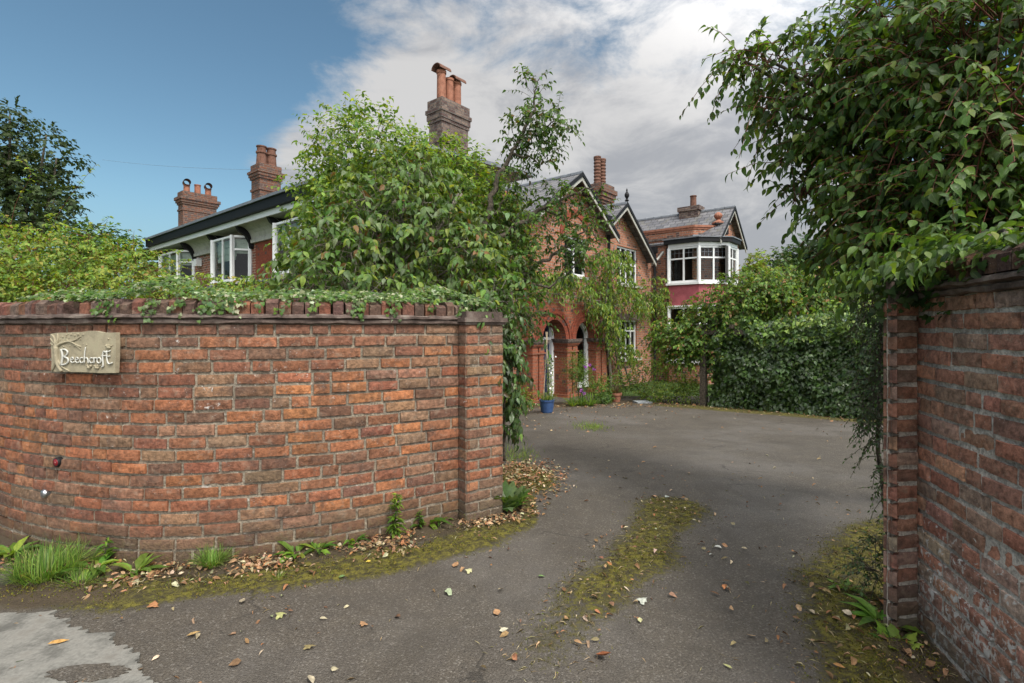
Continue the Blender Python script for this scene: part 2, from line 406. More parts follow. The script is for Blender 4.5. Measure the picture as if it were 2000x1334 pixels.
def asphalt_mat():
    m, g, b = material('asphalt'); co = g.new('ShaderNodeTexCoord').outputs['Object']
    n0 = g.noise(co, .55, 4, .6); n1 = g.noise(co, 90, 4, .7); n2 = g.noise(co, 6, 5, .6); v = g.voro(co, 130); vr = g.voro(co, 130, out='Color')
    c = g.mix(g.ramp(n1, .3, .7), (.050, .042, .0325), (.112, .097, .076))
    c = g.mix(g.ramp(g.sep(vr)[0], .84, .97, 0, .45), c, (.25, .23, .20))
    c = g.mix(g.ramp(n2, .35, .7, .35, 0.0), c, (.050, .045, .040))
    c = g.mix(g.ramp(n0, .45, .65, 0, .30), c, (.16, .15, .14))
    cr = g.voro(g.vmath('ADD', co, g.vmath('MULTIPLY', g.noise(co, 2.5, 4, out=1), (.5, .5, .5))), .75, 'DISTANCE_TO_EDGE')
    cm = g.math('MULTIPLY', g.ramp(cr, .0, .010, 1, 0), g.ramp(g.noise(co, .8, 2), .50, .60))
    c = g.mix(g.math('MULTIPLY', cm, .7), c, (.022, .02, .017))
    c = g.mix(g.ramp(g.noise(co, 1.7, 6, .65, .5), .50, .64, 0, .42), c, (.052, .045, .036))
    c = g.mix(g.ramp(g.noise(co, 11, 5, .7), .58, .68, 0, .5), c, (.045, .040, .033))
    ms = g.attr('moss', 'Fac')
    nm = g.noise(co, 20, 7, .75); nm2 = g.noise(co, 3.2, 4)
    mk = g.math('ADD', g.math('ADD', g.math('MULTIPLY', nm, .80), g.math('MULTIPLY', nm2, .25)), g.math('MULTIPLY', ms, .75))
    mk = g.math('MULTIPLY', g.ramp(mk, .74, 1.10), g.ramp(ms, .0, .3))
    mc = g.mix(g.ramp(nm, .4, .62), (.042, .036, .016), (.145, .128, .022)); mc = g.mix(g.ramp(nm2, .45, .68, 0, .5), mc, (.055, .048, .02))
    c = g.mix(mk, c, mc)
    sl_ = g.attr('soil', 'Fac')
    c = g.mix(g.ramp(g.math('ADD', sl_, g.math('MULTIPLY', g.math('SUBTRACT', nm2, .5), .9)), .35, .75), c, g.mix(nm, (.03, .022, .014), (.10, .075, .045)))
    g.put(b.inputs['Base Color'], c)
    g.put(b.inputs['Roughness'], g.math('ADD', .72, g.math('MULTIPLY', mk, .25))); b.inputs['Specular IOR Level'].default_value = .28
    h = g.math('ADD', g.math('MULTIPLY', n1, .5), g.math('ADD', g.math('MULTIPLY', v, -.8), g.math('MULTIPLY', mk, g.math('MULTIPLY', nm, 2.2))))
    g.put(b.inputs['Normal'], g.bump(h, .9, .008)); return m
def bark_mat(name, c1, c2):
    m, g, b = material(name); co = g.new('ShaderNodeTexCoord').outputs['Object']
    n = g.noise(co, 30, 6, .7); c = g.mix(g.ramp(n, .35, .65), c1, c2); g.put(b.inputs['Base Color'], c)
    b.inputs['Roughness'].default_value = .9; g.put(b.inputs['Normal'], g.bump(n, .8, .01)); return m
def attr_mat(name, rough=.8, spec=.3):
    m, g, b = material(name); co = g.new('ShaderNodeTexCoord').outputs['Object']
    c = g.mix(1.0, g.attr('tint'), g.ramp(g.noise(co, 70, 4), .3, .7, .7, 1.25), 'MULTIPLY')
    g.put(b.inputs['Base Color'], c); b.inputs['Roughness'].default_value = rough; b.inputs['Specular IOR Level'].default_value = spec; return m

M = dict(
    brick=brick_geo_mat('weathered_brick', .85), brick_r=brick_geo_mat('salted_brick', 1.0), mortar=mortar_mat('lime_mortar', (.27, .23, .175)),
    mortar_r=mortar_mat('pale_mortar', (.52, .48, .42)),
    hb_red=house_brick('red_brick', (.37, .152, .085), (.27, .105, .062), (.27, .21, .165), .12),
    hb_dark=house_brick('brown_brick', (.26, .085, .05), (.17, .065, .045), (.34, .28, .22), .22),
    hb_rubbed=house_brick('rubbed_brick', (.25, .062, .032), (.20, .052, .03), (.17, .06, .04), .06, .006),
    hb_porch=house_brick('porch_brick', (.29, .095, .05), (.22, .072, .04), (.20, .12, .085), .04, .008),
    hb_chim=house_brick('chimney_brick', (.15, .105, .085), (.20, .145, .115), (.12, .105, .095), .42),
    hb_chim2=house_brick('red_chimney_brick', (.17, .072, .045), (.13, .062, .042), (.15, .115, .09), .35),
    slate=slate_mat(), glass=glass_mat(), asphalt=asphalt_mat(),
    white=plain('white_paint', (.72, .73, .72), .35, .5, 0, .05, 6, 0, ((.45, .45, .42), .3)),
    offwhite=plain('weathered_white', (.40, .39, .35), .65, .3, 0, .2, 5, .2, ((.18, .165, .13), .6)),
    black=plain('black_paint', (.012, .012, .013), .6, .2), lead=plain('lead', (.15, .16, .175), .45, .5, 0, .15, 5),
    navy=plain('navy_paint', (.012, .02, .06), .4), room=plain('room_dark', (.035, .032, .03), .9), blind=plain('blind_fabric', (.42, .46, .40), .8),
    terracotta=plain('terracotta', (.28, .115, .07), .75, .3, 0, .25, 9, .3, ((.16, .10, .07), .5)), pot_dark=plain('sooty_terracotta', (.15, .075, .052), .85, .2, 0, .3, 9, .3, ((.06, .05, .045), .6)),
    stone=plain('sandstone', (.31, .27, .185), .85, .25, 0, .16, 14, .35, ((.22, .22, .14), .4)), letter=plain('letter_white', (.50, .49, .44), .6, .4, 0, .1, 30, .1, ((.35, .34, .26), .4)),
    cope=plain('stone_string', (.115, .085, .072), .9, .2, 0, .35, 12, .6, ((.20, .19, .16), .5)),
    soil=plain('soil', (.05, .037, .024), .95, .1, 0, .5, 12, .8), grassland=plain('grassland', (.05, .08, .022), .95, .1, 0, .4, 3, .5),
    concrete=plain('concrete', (.165, .16, .142), .9, .2, 0, .3, 7, .7, ((.11, .10, .085), .75)), slab=plain('grey_slab', (.24, .26, .27), .8, .3, 0, .2, 9, .2),
    pink=plain('pink_render', (.33, .085, .10), .8, .3, 0, .16, 4, .2), blue_pot=plain('blue_glaze', (.035, .075, .18), .3, .5, 0, .2, 6),
    cane=plain('bamboo_cane', (.45, .37, .24), .6), chrome=plain('brushed_metal', (.42, .43, .44), .32, .5, .9, .1), red=plain('red_lens', (.16, .008, .012), .25), wire=plain('wire', (.16, .19, .22), .6),
    bark=bark_mat('bark', (.035, .028, .02), (.13, .105, .075)), bark_g=bark_mat('grey_bark', (.07, .06, .05), (.22, .19, .15)), twig_red=bark_mat('red_twig', (.06, .02, .012), (.17, .055, .03)),
    leaf=leaf_mat('leaf', .46, .40, .28), leaf_big=leaf_mat('dogwood_leaf', .42, .36, .38, 1.0), leaf_gloss=leaf_mat('ivy_leaf', .32, .18, .5, .6), leaf_far=leaf_mat('far_leaf', .6, .25, .2),
    litter=attr_mat('dead_leaf', .75, .25), grass=leaf_mat('grass_blade', .5, .35, .3), mossm=attr_mat('moss', .95, .05), petal=attr_mat('petal', .6),
)
# leaf palettes (linear base colours)
G_DARK = [(.032, .066, .014), (.045, .09, .018), (.055, .105, .022)]
G_MID = [(.075, .15, .024), (.095, .175, .03), (.06, .125, .022), (.115, .19, .032)]
G_LITE = [(.14, .235, .032), (.17, .26, .038), (.12, .20, .03), (.20, .27, .042)]
G_YEL = [(.22, .27, .035), (.27, .28, .045), (.17, .23, .03)]
G_RED = [(.18, .095, .03), (.22, .11, .03), (.13, .06, .022)]
G_GREY = [(.12, .18, .075), (.15, .205, .095), (.09, .15, .055)]

# ------------------------------------------------------------------ ground
def wall_path(pts, n=240):
    P = [Vector((p[0], p[1])) for p in pts]; P = [2*P[0]-P[1]]+P+[2*P[-1]-P[-2]]; out = []
    for i in range(1, len(P)-2):
        for k in range(24):
            t = k/24; a, b, c, d = P[i-1:i+3]
            out.append(.5*((2*b)+(c-a)*t+(2*a-5*b+4*c-d)*t*t+(3*b-a-3*c+d)*t*t*t))
    out.append(P[-2]); cum = [0]
    for a, b in zip(out, out[1:]): cum.append(cum[-1]+(b-a).length)
    L = cum[-1]
    def f(s):
        if s <= 0: t = (out[1]-out[0]).normalized(); p = out[0]+t*s; return p, Vector((t.y, -t.x))
        if s >= L: t = (out[-1]-out[-2]).normalized(); p = out[-1]+t*(s-L); return p, Vector((t.y, -t.x))
        i = int(np.searchsorted(cum, s))-1; i = max(0, min(i, len(out)-2)); q = (s-cum[i])/(cum[i+1]-cum[i])
        p = out[i].lerp(out[i+1], q); a = out[max(i-2, 0)]; b = out[min(i+3, len(out)-1)]; t = (b-a).normalized()
        return p, Vector((t.y, -t.x))
    f.L = L; f.pts = out; f.cum = cum
    return f
LW = wall_path([(-6.4, 6.3), (-5.3, 5.0), (-4.55, 4.3), (-3.9, 3.80), (-3.30, 3.48), (-2.65, 3.28), (-2.10, 3.24), (-1.5, 3.37), (-1.02, 3.58), (-.47, 3.92), (-.13, 4.15)])
RW = wall_path([(1.995, 2.52), (1.91, 2.22), (1.815, 1.86), (1.75, 1.5), (1.75, 1.1), (1.85, .6)])
_lwp = np.array([(p.x, p.y) for p in LW.pts]); _rwp = np.array([(p.x, p.y) for p in RW.pts])
def dist_path(P, x, y):
    d = np.hypot(P[:, 0]-x, P[:, 1]-y); return float(d.min())
def seg(x, y, a, b):
    ax, ay = a; bx, by = b; vx, vy = bx-ax, by-ay; t = max(0, min(1, ((x-ax)*vx+(y-ay)*vy)/(vx*vx+vy*vy)))
    return math.hypot(x-ax-vx*t, y-ay-vy*t), t
HEDGE_A, HEDGE_B = Vector((4.7, 12.15)), Vector((7.2, 9.1))
def front_of_left(x, y): return y < np.interp(x, _lwp[:, 0], _lwp[:, 1]) if x < -.1 else True
def moss_at(x, y):
    m = 0.0
    n = .12*nz(x, y, 3, 2.2)
    d, t = seg(x, y, (.20, 2.40), (1.34, 4.2)); m = max(m, sm(.43, .02, d+n*1.3)*(.46+.48*sm(0, .5, t)))
    xb = np.interp(y, [1.2, 1.8, 2.1, 2.6, 3.1, 3.75, 4.3], [1.0, 1.13, 1.25, 1.47, 1.72, 2.35, 3.2]); m = max(m, sm(-.24, .34, x-xb+n)*sm(4.4, 3.6, y))
    m = max(m, sm(1.0, .35, math.hypot((x-.12)/.42, (y-5.1)/1.0)+n*2)*.9)
    if y < 7:
        d = dist_path(_lwp, x, y); m = max(m, sm(.30, .04, abs(d-.36+n*1.2))*.9 if x > -2.9 and x < .2 else 0)
    d, t = seg(x, y, (HEDGE_A.x-.8, HEDGE_A.y+.4), HEDGE_B); m = max(m, sm(.75, .2, d)*.9)
    return m
def soil_at(x, y):
    s = 0.0
    if y < 7 and x < .5:
        d = dist_path(_lwp, x, y); s = max(s, sm(.42, .05, d))
        s = max(s, sm(.9, .2, math.hypot((x+2.6)/1.0, (y-2.85)/.35))*.85)
    d, t = seg(x, y, (.2, 12.3), (3.2, 13.2)); s = max(s, sm(.75, .35, d))
    d, t = seg(x, y, (3.2, 13.2), (4.4, 12.9)); s = max(s, sm(.7, .3, d))
    if y < 2.9 and x > 1: s = max(s, sm(.45, .1, dist_path(_rwp, x, y))*.8)
    return s
def grid_sheet(name, xs, ys, zf, mat, attrs=None, kind='structure'):
    me = bpy.data.meshes.new(name); V = [(x, y, zf(x, y)) for y in ys for x in xs]; w = len(xs)
    Fc = [(j*w+i, j*w+i+1, (j+1)*w+i+1, (j+1)*w+i) for j in range(len(ys)-1) for i in range(w-1)]
    me.from_pydata(V, [], Fc); me.update()
    for k, fn in (attrs or {}).items():
        a = me.attributes.new(k, 'FLOAT', 'POINT'); a.data.foreach_set('value', np.array([fn(v[0], v[1]) for v in V], dtype=np.float32))
    me.shade_smooth(); o = link(name, me, mat); tag(o, kind=kind); return o
big = sorted(set([-600, -300, -150, -80, -40, -20, -12, -6, 0, 6, 12, 20, 40, 80, 150, 300, 600]))
bigy = sorted(set([-300, -100, -40, -15, -5, 0, 2, 4, 4.5, 5, 5.5, 6, 8, 10, 12, 13.5, 14, 18, 25, 40, 80, 150, 300, 600, 1200]))
grid_sheet('ground', big, bigy, lambda x, y: gz(x, y)-.03, M['grassland'])
xs = np.concatenate((np.arange(-7, -3.2, .2), np.arange(-3.2, 3.2, .045), np.arange(3.2, 9.5, .2)))
ys = np.concatenate((np.arange(-1.5, 1.4, .3), np.arange(1.4, 6.0, .045), np.arange(6.0, 14.6, .15)))
grid_sheet('driveway', [float(a) for a in xs], [float(a) for a in ys], lambda x, y: gz(x, y)+.006*nz(x, y, 0, 1.3)+.012*sm(.3, .9, moss_at(x, y))*(.6+nz(x, y, 5, 9)), M['asphalt'], {'moss': moss_at, 'soil': soil_at})
def pavement():
    mb = MB(); edge = []
    base = [(-3.6, 2.62), (-2.9, 2.60), (-2.36, 2.64), (-2.28, 2.58), (-2.10, 2.50), (-1.80, 2.36), (-1.62, 2.27), (-1.58, 2.20), (-1.46, 2.12), (-1.42, 1.9), (-1.5, 1.5), (-2.2, 1.1), (-3.8, 1.0)]
    for (a, b) in zip(base, base[1:]+base[:1]):
        n = max(2, int(math.dist(a, b)/.012))
        for k in range(n):
            t = k/n; x = a[0]+(b[0]-a[0])*t; y = a[1]+(b[1]-a[1])*t; j = .035*nz(x, y, 1, 9)+.03*nz(x, y, 2, 30)+.016*nz(x, y, 9, 75); edge.append((x+j, y+.8*j+.02*nz(x, y, 7, 20)))
    bot = [Vector((x, y, -.01)) for x, y in edge]; top = [Vector((x, y, .0145)) for x, y in edge]
    mb.prism(bot, top); tag(mb.build('pavement', M['concrete']), kind='structure')
    mb = MB(); c = (-1.80, 2.17); pts = [(c[0]+(.16+.05*nz(k, 1, 3, .9))*math.cos(k*2*math.pi/40), c[1]+(.055+.02*nz(k, 5, 3, .9))*math.sin(k*2*math.pi/40)) for k in range(40)]
    mb.prism([Vector((x, y, .010)) for x, y in pts], [Vector((x, y, .0185)) for x, y in pts]); tag(mb.build('pavement_patch', M['asphalt']), kind='structure')
pavement()

# ------------------------------------------------------------------ boundary walls
PAL_L = [((.30, .118, .056), 5), ((.40, .16, .068), 3), ((.21, .088, .052), 5), ((.26, .107, .058), 5), ((.15, .088, .058), 3), ((.25, .165, .10), 2), ((.30, .165, .10), 3), ((.20, .135, .09), 2)]
PAL_R = [((.42, .185, .12), 5), ((.48, .215, .14), 4), ((.36, .175, .12), 4), ((.54, .28, .17), 1.5), ((.46, .30, .23), 3), ((.31, .20, .155), 1.5), ((.46, .35, .26), 2.2)]
def brick_patch(mb, path, s0, s1, z0, z1, d, col, spall=0.0, res=.035, seed=0.0):
    ln = s1-s0; e = .0055
    na = max(3, int(ln/res)); av = [0, e]+[e+(ln-2*e)*k/na for k in range(1, na)]+[ln-e, ln]
    h = z1-z0; bv = [0, e, h*.36, h*.66, h-e, h]
    pts = []
    nA, nB = len(av), len(bv)
    skew = random.uniform(-.0025, .0025)
    for j, b in enumerate(bv):
        for i, a in enumerate(av):
            border = i in (0, nA-1) or j in (0, nB-1); ring = (not border) and (i in (1, nA-2) or j in (1, nB-2))
            p, n = path(s0+a); q = Vector((p.x, p.y, z0+b)); nn = noise.noise(q*22+Vector((seed, 0, 0))); n2 = noise.noise(q*60+Vector((0, seed, 3)))
            dz = 0.0; dd = d+.0028*nn+.0030*n2
            if border: dd = -.032; dz = 0
            if ring:
                dd -= .0012+.0065*max(0, n2-.02); dz = (.003*nn+.004*n2)*(1 if j == 1 else -1)*1.0
                dz = max(-.003, min(.007, dz+.001)) if j == 1 else (-max(-.003, min(.007, -dz+.001)) if j == nB-2 else 0)
            if spall and not border: dd -= spall*(.6+nn)*sm(0, .25, a/ln+nn*.4)
            zz = z0+b+dz+skew*(a/ln-.5)*2
            pts.append((p.x+n.x*dd, p.y+n.y*dd, zz))
    fs = [(j*nA+i, j*nA+i+1, (j+1)*nA+i+1, (j+1)*nA+i) for j in range(nB-1) for i in range(nA-1)]
    mb.col = col; mb.add(pts, fs)
def choose(pal):
    c = random.choices([p[0] for p in pal], [p[1] for p in pal])[0]; j = random.uniform(.84, 1.16); mean = (.255, .112, .066) if pal is PAL_L else c
    return [(c[k]*.72+mean[k]*.28)*j*random.uniform(.94, 1.06) for k in range(3)]
def brick_run(mb, path, s0, s1, z0, nc, pitch, pal, header, saltf, seed, tone=None, full=.232):
    for i in range(nc):
        za = z0+i*pitch; s = s0-random.uniform(0, .2) if (s1-s0) > .6 else s0
        while s < s1-.02:
            hd = header(s, i); L = (full*.5 if hd else full)*random.uniform(.95, 1.05)
            a, b = max(s, s0), min(s+L-.009, s1)
            if s1-(s+L) < .04: b = s1; L = s1-s+.02
            if b-a > .03:
                c = choose(pal)
                if tone: c = tone(c, s, za)
                sp = random.uniform(.003, .0075) if random.random() < .16 else 0
                if sp and random.random() < .5: c = [.6*c[0]+.12, .6*c[1]+.075, .6*c[2]+.045]
                brick_patch(mb, path, a, b, za+.009+random.uniform(-.003, .003), za+pitch+random.uniform(-.003, .003), random.uniform(-.003, .007), (*c, saltf(s, za)), sp, res=.022, seed=seed)
            s += L
def path_sheet(mb, path, s0, s1, z0, z1, d, ds=.035, dz=.04, amp=.003):
    ns = max(2, int((s1-s0)/ds)); nzz = max(2, int((z1-z0)/dz)); pts = []
    for j in range(nzz+1):
        for i in range(ns+1):
            s = s0+(s1-s0)*i/ns; z = z0+(z1-z0)*j/nzz; p, n = path(s); q = d+amp*noise.noise(Vector((p.x*20, p.y*20, z*20))); pts.append((p.x+n.x*q, p.y+n.y*q, z))
    w = ns+1; mb.add(pts, [(j*w+i, j*w+i+1, (j+1)*w+i+1, (j+1)*w+i) for j in range(nzz) for i in range(ns)])
def path_profile(mb, path, s0, s1, prof, ds=.05, jit=.004):
    """closed (d,z) profile swept along the path"""
    ns = max(2, int((s1-s0)/ds)); pts = []; m = len(prof)
    for i in range(ns+1):
        s = s0+(s1-s0)*i/ns; p, n = path(s)
        for (d, z) in prof:
            q = jit*noise.noise(Vector((s*11, d*40, z*30))); pts.append((p.x+n.x*(d+q), p.y+n.y*(d+q), z+q*.8))
    fs = [(i*m+k, (i+1)*m+k, (i+1)*m+(k+1) % m, i*m+(k+1) % m) for i in range(ns) for k in range(m)]
    fs += [tuple(range(m)), tuple(reversed([ns*m+k for k in range(m)]))]
    mb.add(pts, fs)
def coping(mb, path, s0, s1, z0, h, d0, d1, pal, w=.078):
    s = s0
    while s < s1:
        L = w*random.uniform(.9, 1.2); hh = h*random.uniform(.8, 1.08); a, b = s+.005, s+L-.005
        if random.random() > .04:
            (pa, na), (pb, nb) = path(a), path(b); c = choose(pal); mb.col = (*c, 0)
            dd = random.uniform(-.012, .012); P = []
            for z in (z0, z0+hh):
                for (p, n, d) in ((pa, na, d1), (pb, nb, d1), (pb, nb, -d0), (pa, na, -d0)):
                    j = Vector((random.uniform(-.004, .004), random.uniform(-.004, .004), random.uniform(-.005, .005) if z > z0 else 0))
                    P.append(Vector((p.x+n.x*(d+dd), p.y+n.y*(d+dd), z))+j)
            # rounded, worn top edge
            q = [P[4].lerp(P[7], .18), P[5].lerp(P[6], .18)]
            mid = [Vector((P[0].x, P[0].y, z0+hh*.72)), Vector((P[1].x, P[1].y, z0+hh*.72))]
            mb.add([P[0], P[1], P[2], P[3], mid[0], mid[1], q[1], q[0], P[6], P[7]], [(0, 1, 5, 4), (4, 5, 6, 7), (7, 6, 8, 9), (1, 2, 8, 6, 5), (0, 4, 7, 9, 3), (2, 3, 9, 8)])
        s += L
def sub(path, s0, sgn=1):
    return lambda s: path(s0+s)
def line_path(a, b):
    a, b = Vector(a), Vector(b); t = (b-a).normalized(); n = Vector((t.y, -t.x))
    return (lambda s: (a+t*s, n)), (b-a).length

def left_wall():
    w = thing('brick_wall', 'curved red brick garden wall carrying the carved stone name plaque', 'wall', (-2.1, 3.24, 0))
    s_end = LW.L-.34; s_beg = -2.6
    mb = MB()
    def tone(c, s, z):
        g = sm(1.05, 1.45, z)*.55+sm(3.9, 2.6, s)*.30+sm(.3, .0, z)*.3; g = min(.8, g*random.uniform(.4, 1.3)); t = (.165, .095, .07)
        return [c[k]*(1-g)+t[k]*g for k in range(3)]
    def salt(s, z): return .22+max(0, sm(1.5, .1, abs(z-1.05+.2*nz(s*1.5, z*3))/.35)*sm(2.1, .2, abs(s-5.6)))*.26
    brick_run(mb, LW, s_beg, s_end, -.10, 20, .08, PAL_L, lambda s, i: (s < 3.7 and random.random() < .85) or random.random() < (.75 if i % 5 == 2 and s < 4.8 else .10), salt, 1.0, tone)
    mb.build('brickwork', M['brick'], w, False, False)
    m = MB(); path_sheet(m, LW, s_beg, s_end, -.1, 1.52, -.0115, .022, .022, .0065); m.build('mortar_bed', M['mortar'], w, True)
    c = MB(); path_sheet(c, lambda s: ((lambda p, n: (p-n*.23, -n))(*LW(s_end-(s-s_beg)))), s_beg, s_end, -.1, 1.6, 0); c.build('rear_face', M['mortar'], w)
    st = MB(); path_profile(st, LW, s_beg, LW.L-.33, [(-.2, 1.50), (.010, 1.50), (.022, 1.507), (.024, 1.526), (.013, 1.530), (.016, 1.534), (.036, 1.540), (.034, 1.553), (.016, 1.557), (.010, 1.566), (-.2, 1.568)], .03, .009); st.build('string_course', M['cope'], w)
    cp = MB(); coping(cp, LW, s_beg, LW.L-.33, 1.564, .098, .2, .002, [((.17, .075, .05), 4), ((.11, .065, .05), 4), ((.24, .10, .06), 2), ((.15, .10, .08), 3)]); cp.build('coping', M['brick'], w, False, False)
    # gate pillar
    pl = bpy.data.objects.new('pillar', None); COL.objects.link(pl); pl.parent = w
    p0, n0 = LW(LW.L-.34); p1, n1 = LW(LW.L)
    t = (p1-p0).normalized(); n = Vector((t.y, -t.x)); A = p0+n*.115; B = p1+n*.115-t*.005; Cc = B-n*.48; D = A-n*.48
    b = MB(); mo = MB()
    for (a, e) in ((p0-n*.03, A), (A, B), (B, Cc)):
        f, L = line_path(a, e)
        for i in range(19):
            za = -.02+i*.08
            cuts = [0, L] if L < .15 else ([0, .115, L] if (i % 2) else [0, .225, L])
            for q, r in zip(cuts, cuts[1:]):
                if r-q < .03: continue
                c_ = choose(PAL_L); g_ = sm(1.1, 1.5, za)*.4+sm(.35, .1, za)*.4; c_ = [c_[k]*(1-g_)+(.19, .15, .12)[k]*g_ for k in range(3)]
                brick_patch(b, f, q+.003, r-.006 if r < L else r, za+.011, za+.08, random.uniform(-.003, .005), (*c_, .45 if za > .7 else .2), 0, seed=5.)
        path_sheet(mo, f, 0, L, -.05, 1.5, -.010, .022, .022, .005)
    b.build('pillar_brickwork', M['brick'], pl); mo.build('pillar_mortar', M['mortar'], pl)
    cb = MB(); FA = frame(A, t, n)
    L = (B-A).length
    for (o, z0, z1) in ((.012, 1.50, 1.518), (.026, 1.519, 1.552), (-.004, 1.553, 1.60)): cb.box(FA, -o, L+o, -.42-o, o, z0, z1)
    cb.build('pillar_cap', M['cope'], pl)
left_wall()

def right_wall():
    w = thing('brick_wall', 'shaded old brick wall with flaking white patches under the overhanging dogwood', 'wall', (1.995, 2.52, 0))
    mb = MB()
    def tone(c, s, z):
        g = min(.7, (.18+sm(.5, .1, z)*.25)*random.uniform(.3, 1.5)); t = (.30, .20, .155); return [c[k]*(1-g)+t[k]*g for k in range(3)]
    def salt(s, z): return .25+.75*sm(.8, .25, z)
    brick_run(mb, RW, -.035, RW.L, -.06, 21, .08, PAL_R, lambda s, i: random.random() < .28, salt, 9.0, tone, .225)
    mb.build('brickwork', M['brick_r'], w, False, False)
    m = MB(); path_sheet(m, RW, -.06, RW.L, -.1, 1.63, -.0075, .018, .018, .0055); m.build('mortar_bed', M['mortar_r'], w, True)
    c = MB(); path_sheet(c, lambda s: ((lambda p, n: (p-n*.23, -n))(*RW(RW.L-s))), 0, RW.L, -.1, 1.7, 0); c.build('rear_face', M['mortar_r'], w)
    st = MB(); path_profile(st, RW, 0.02, RW.L, [(-.2, 1.615), (.008, 1.615), (.02, 1.622), (.022, 1.640), (.010, 1.645), (.014, 1.650), (.036, 1.656), (.034, 1.669), (.016, 1.673), (.010, 1.684), (-.2, 1.69)], .02, .009); st.build('string_course', M['cope'], w)
    cp = MB(); coping(cp, RW, 0.02, RW.L, 1.687, .11, .2, .004, [((.10, .05, .036), 4), ((.075, .045, .036), 3), ((.14, .062, .04), 2)], .08); cp.build('coping', M['brick'], w, False, False)
    pl = bpy.data.objects.new('pillar', None); COL.objects.link(pl); pl.parent = w
    A, B = Vector((1.822, 2.475)), Vector((1.992, 2.505)); dv = Vector((.70, .71)).normalized()
    b = MB(); mo = MB(); Cc = B+dv*.3; D = A+dv*.36
    for (a, e) in ((D, A), (A, B)):
        f, L = line_path(a, e)
        for i in range(20):
            za = -.02+i*.081
            cuts = [0, L] if L < .2 else ([0, .115, L] if i % 2 else [0, .225, L])
            for q, r in zip(cuts, cuts[1:]):
                c_ = [x*.8 for x in choose(PAL_R)]; g_ = .25+(.4 if za < .15 else 0); c_ = [c_[k]*(1-g_)+(.13, .085, .07)[k]*g_ for k in range(3)]
                brick_patch(b, f, q+.002, r-.008 if r < L else r, za+.012, za+.081, random.uniform(-.004, .006), (*c_, .1), 0, .03, 7.)
        path_sheet(mo, f, 0, L, -.05, 1.62, -.011, .022, .022, .005)
    b.build('pillar_brickwork', M['brick'], pl); mo.build('pillar_mortar', M['mortar_r'], pl)
    cb = MB()
    for o, z0, z1 in ((.004, 1.60, 1.64), (.014, 1.642, 1.70)):
        e = (B-A).normalized(); q = [A-e*o-dv*o, B+e*o*.2-dv*o, Cc, D]; cb.prism([Vector((p.x, p.y, z0)) for p in q], [Vector((p.x, p.y, z1)) for p in q])
    cb.build('pillar_cap', M['cope'], pl)
right_wall()

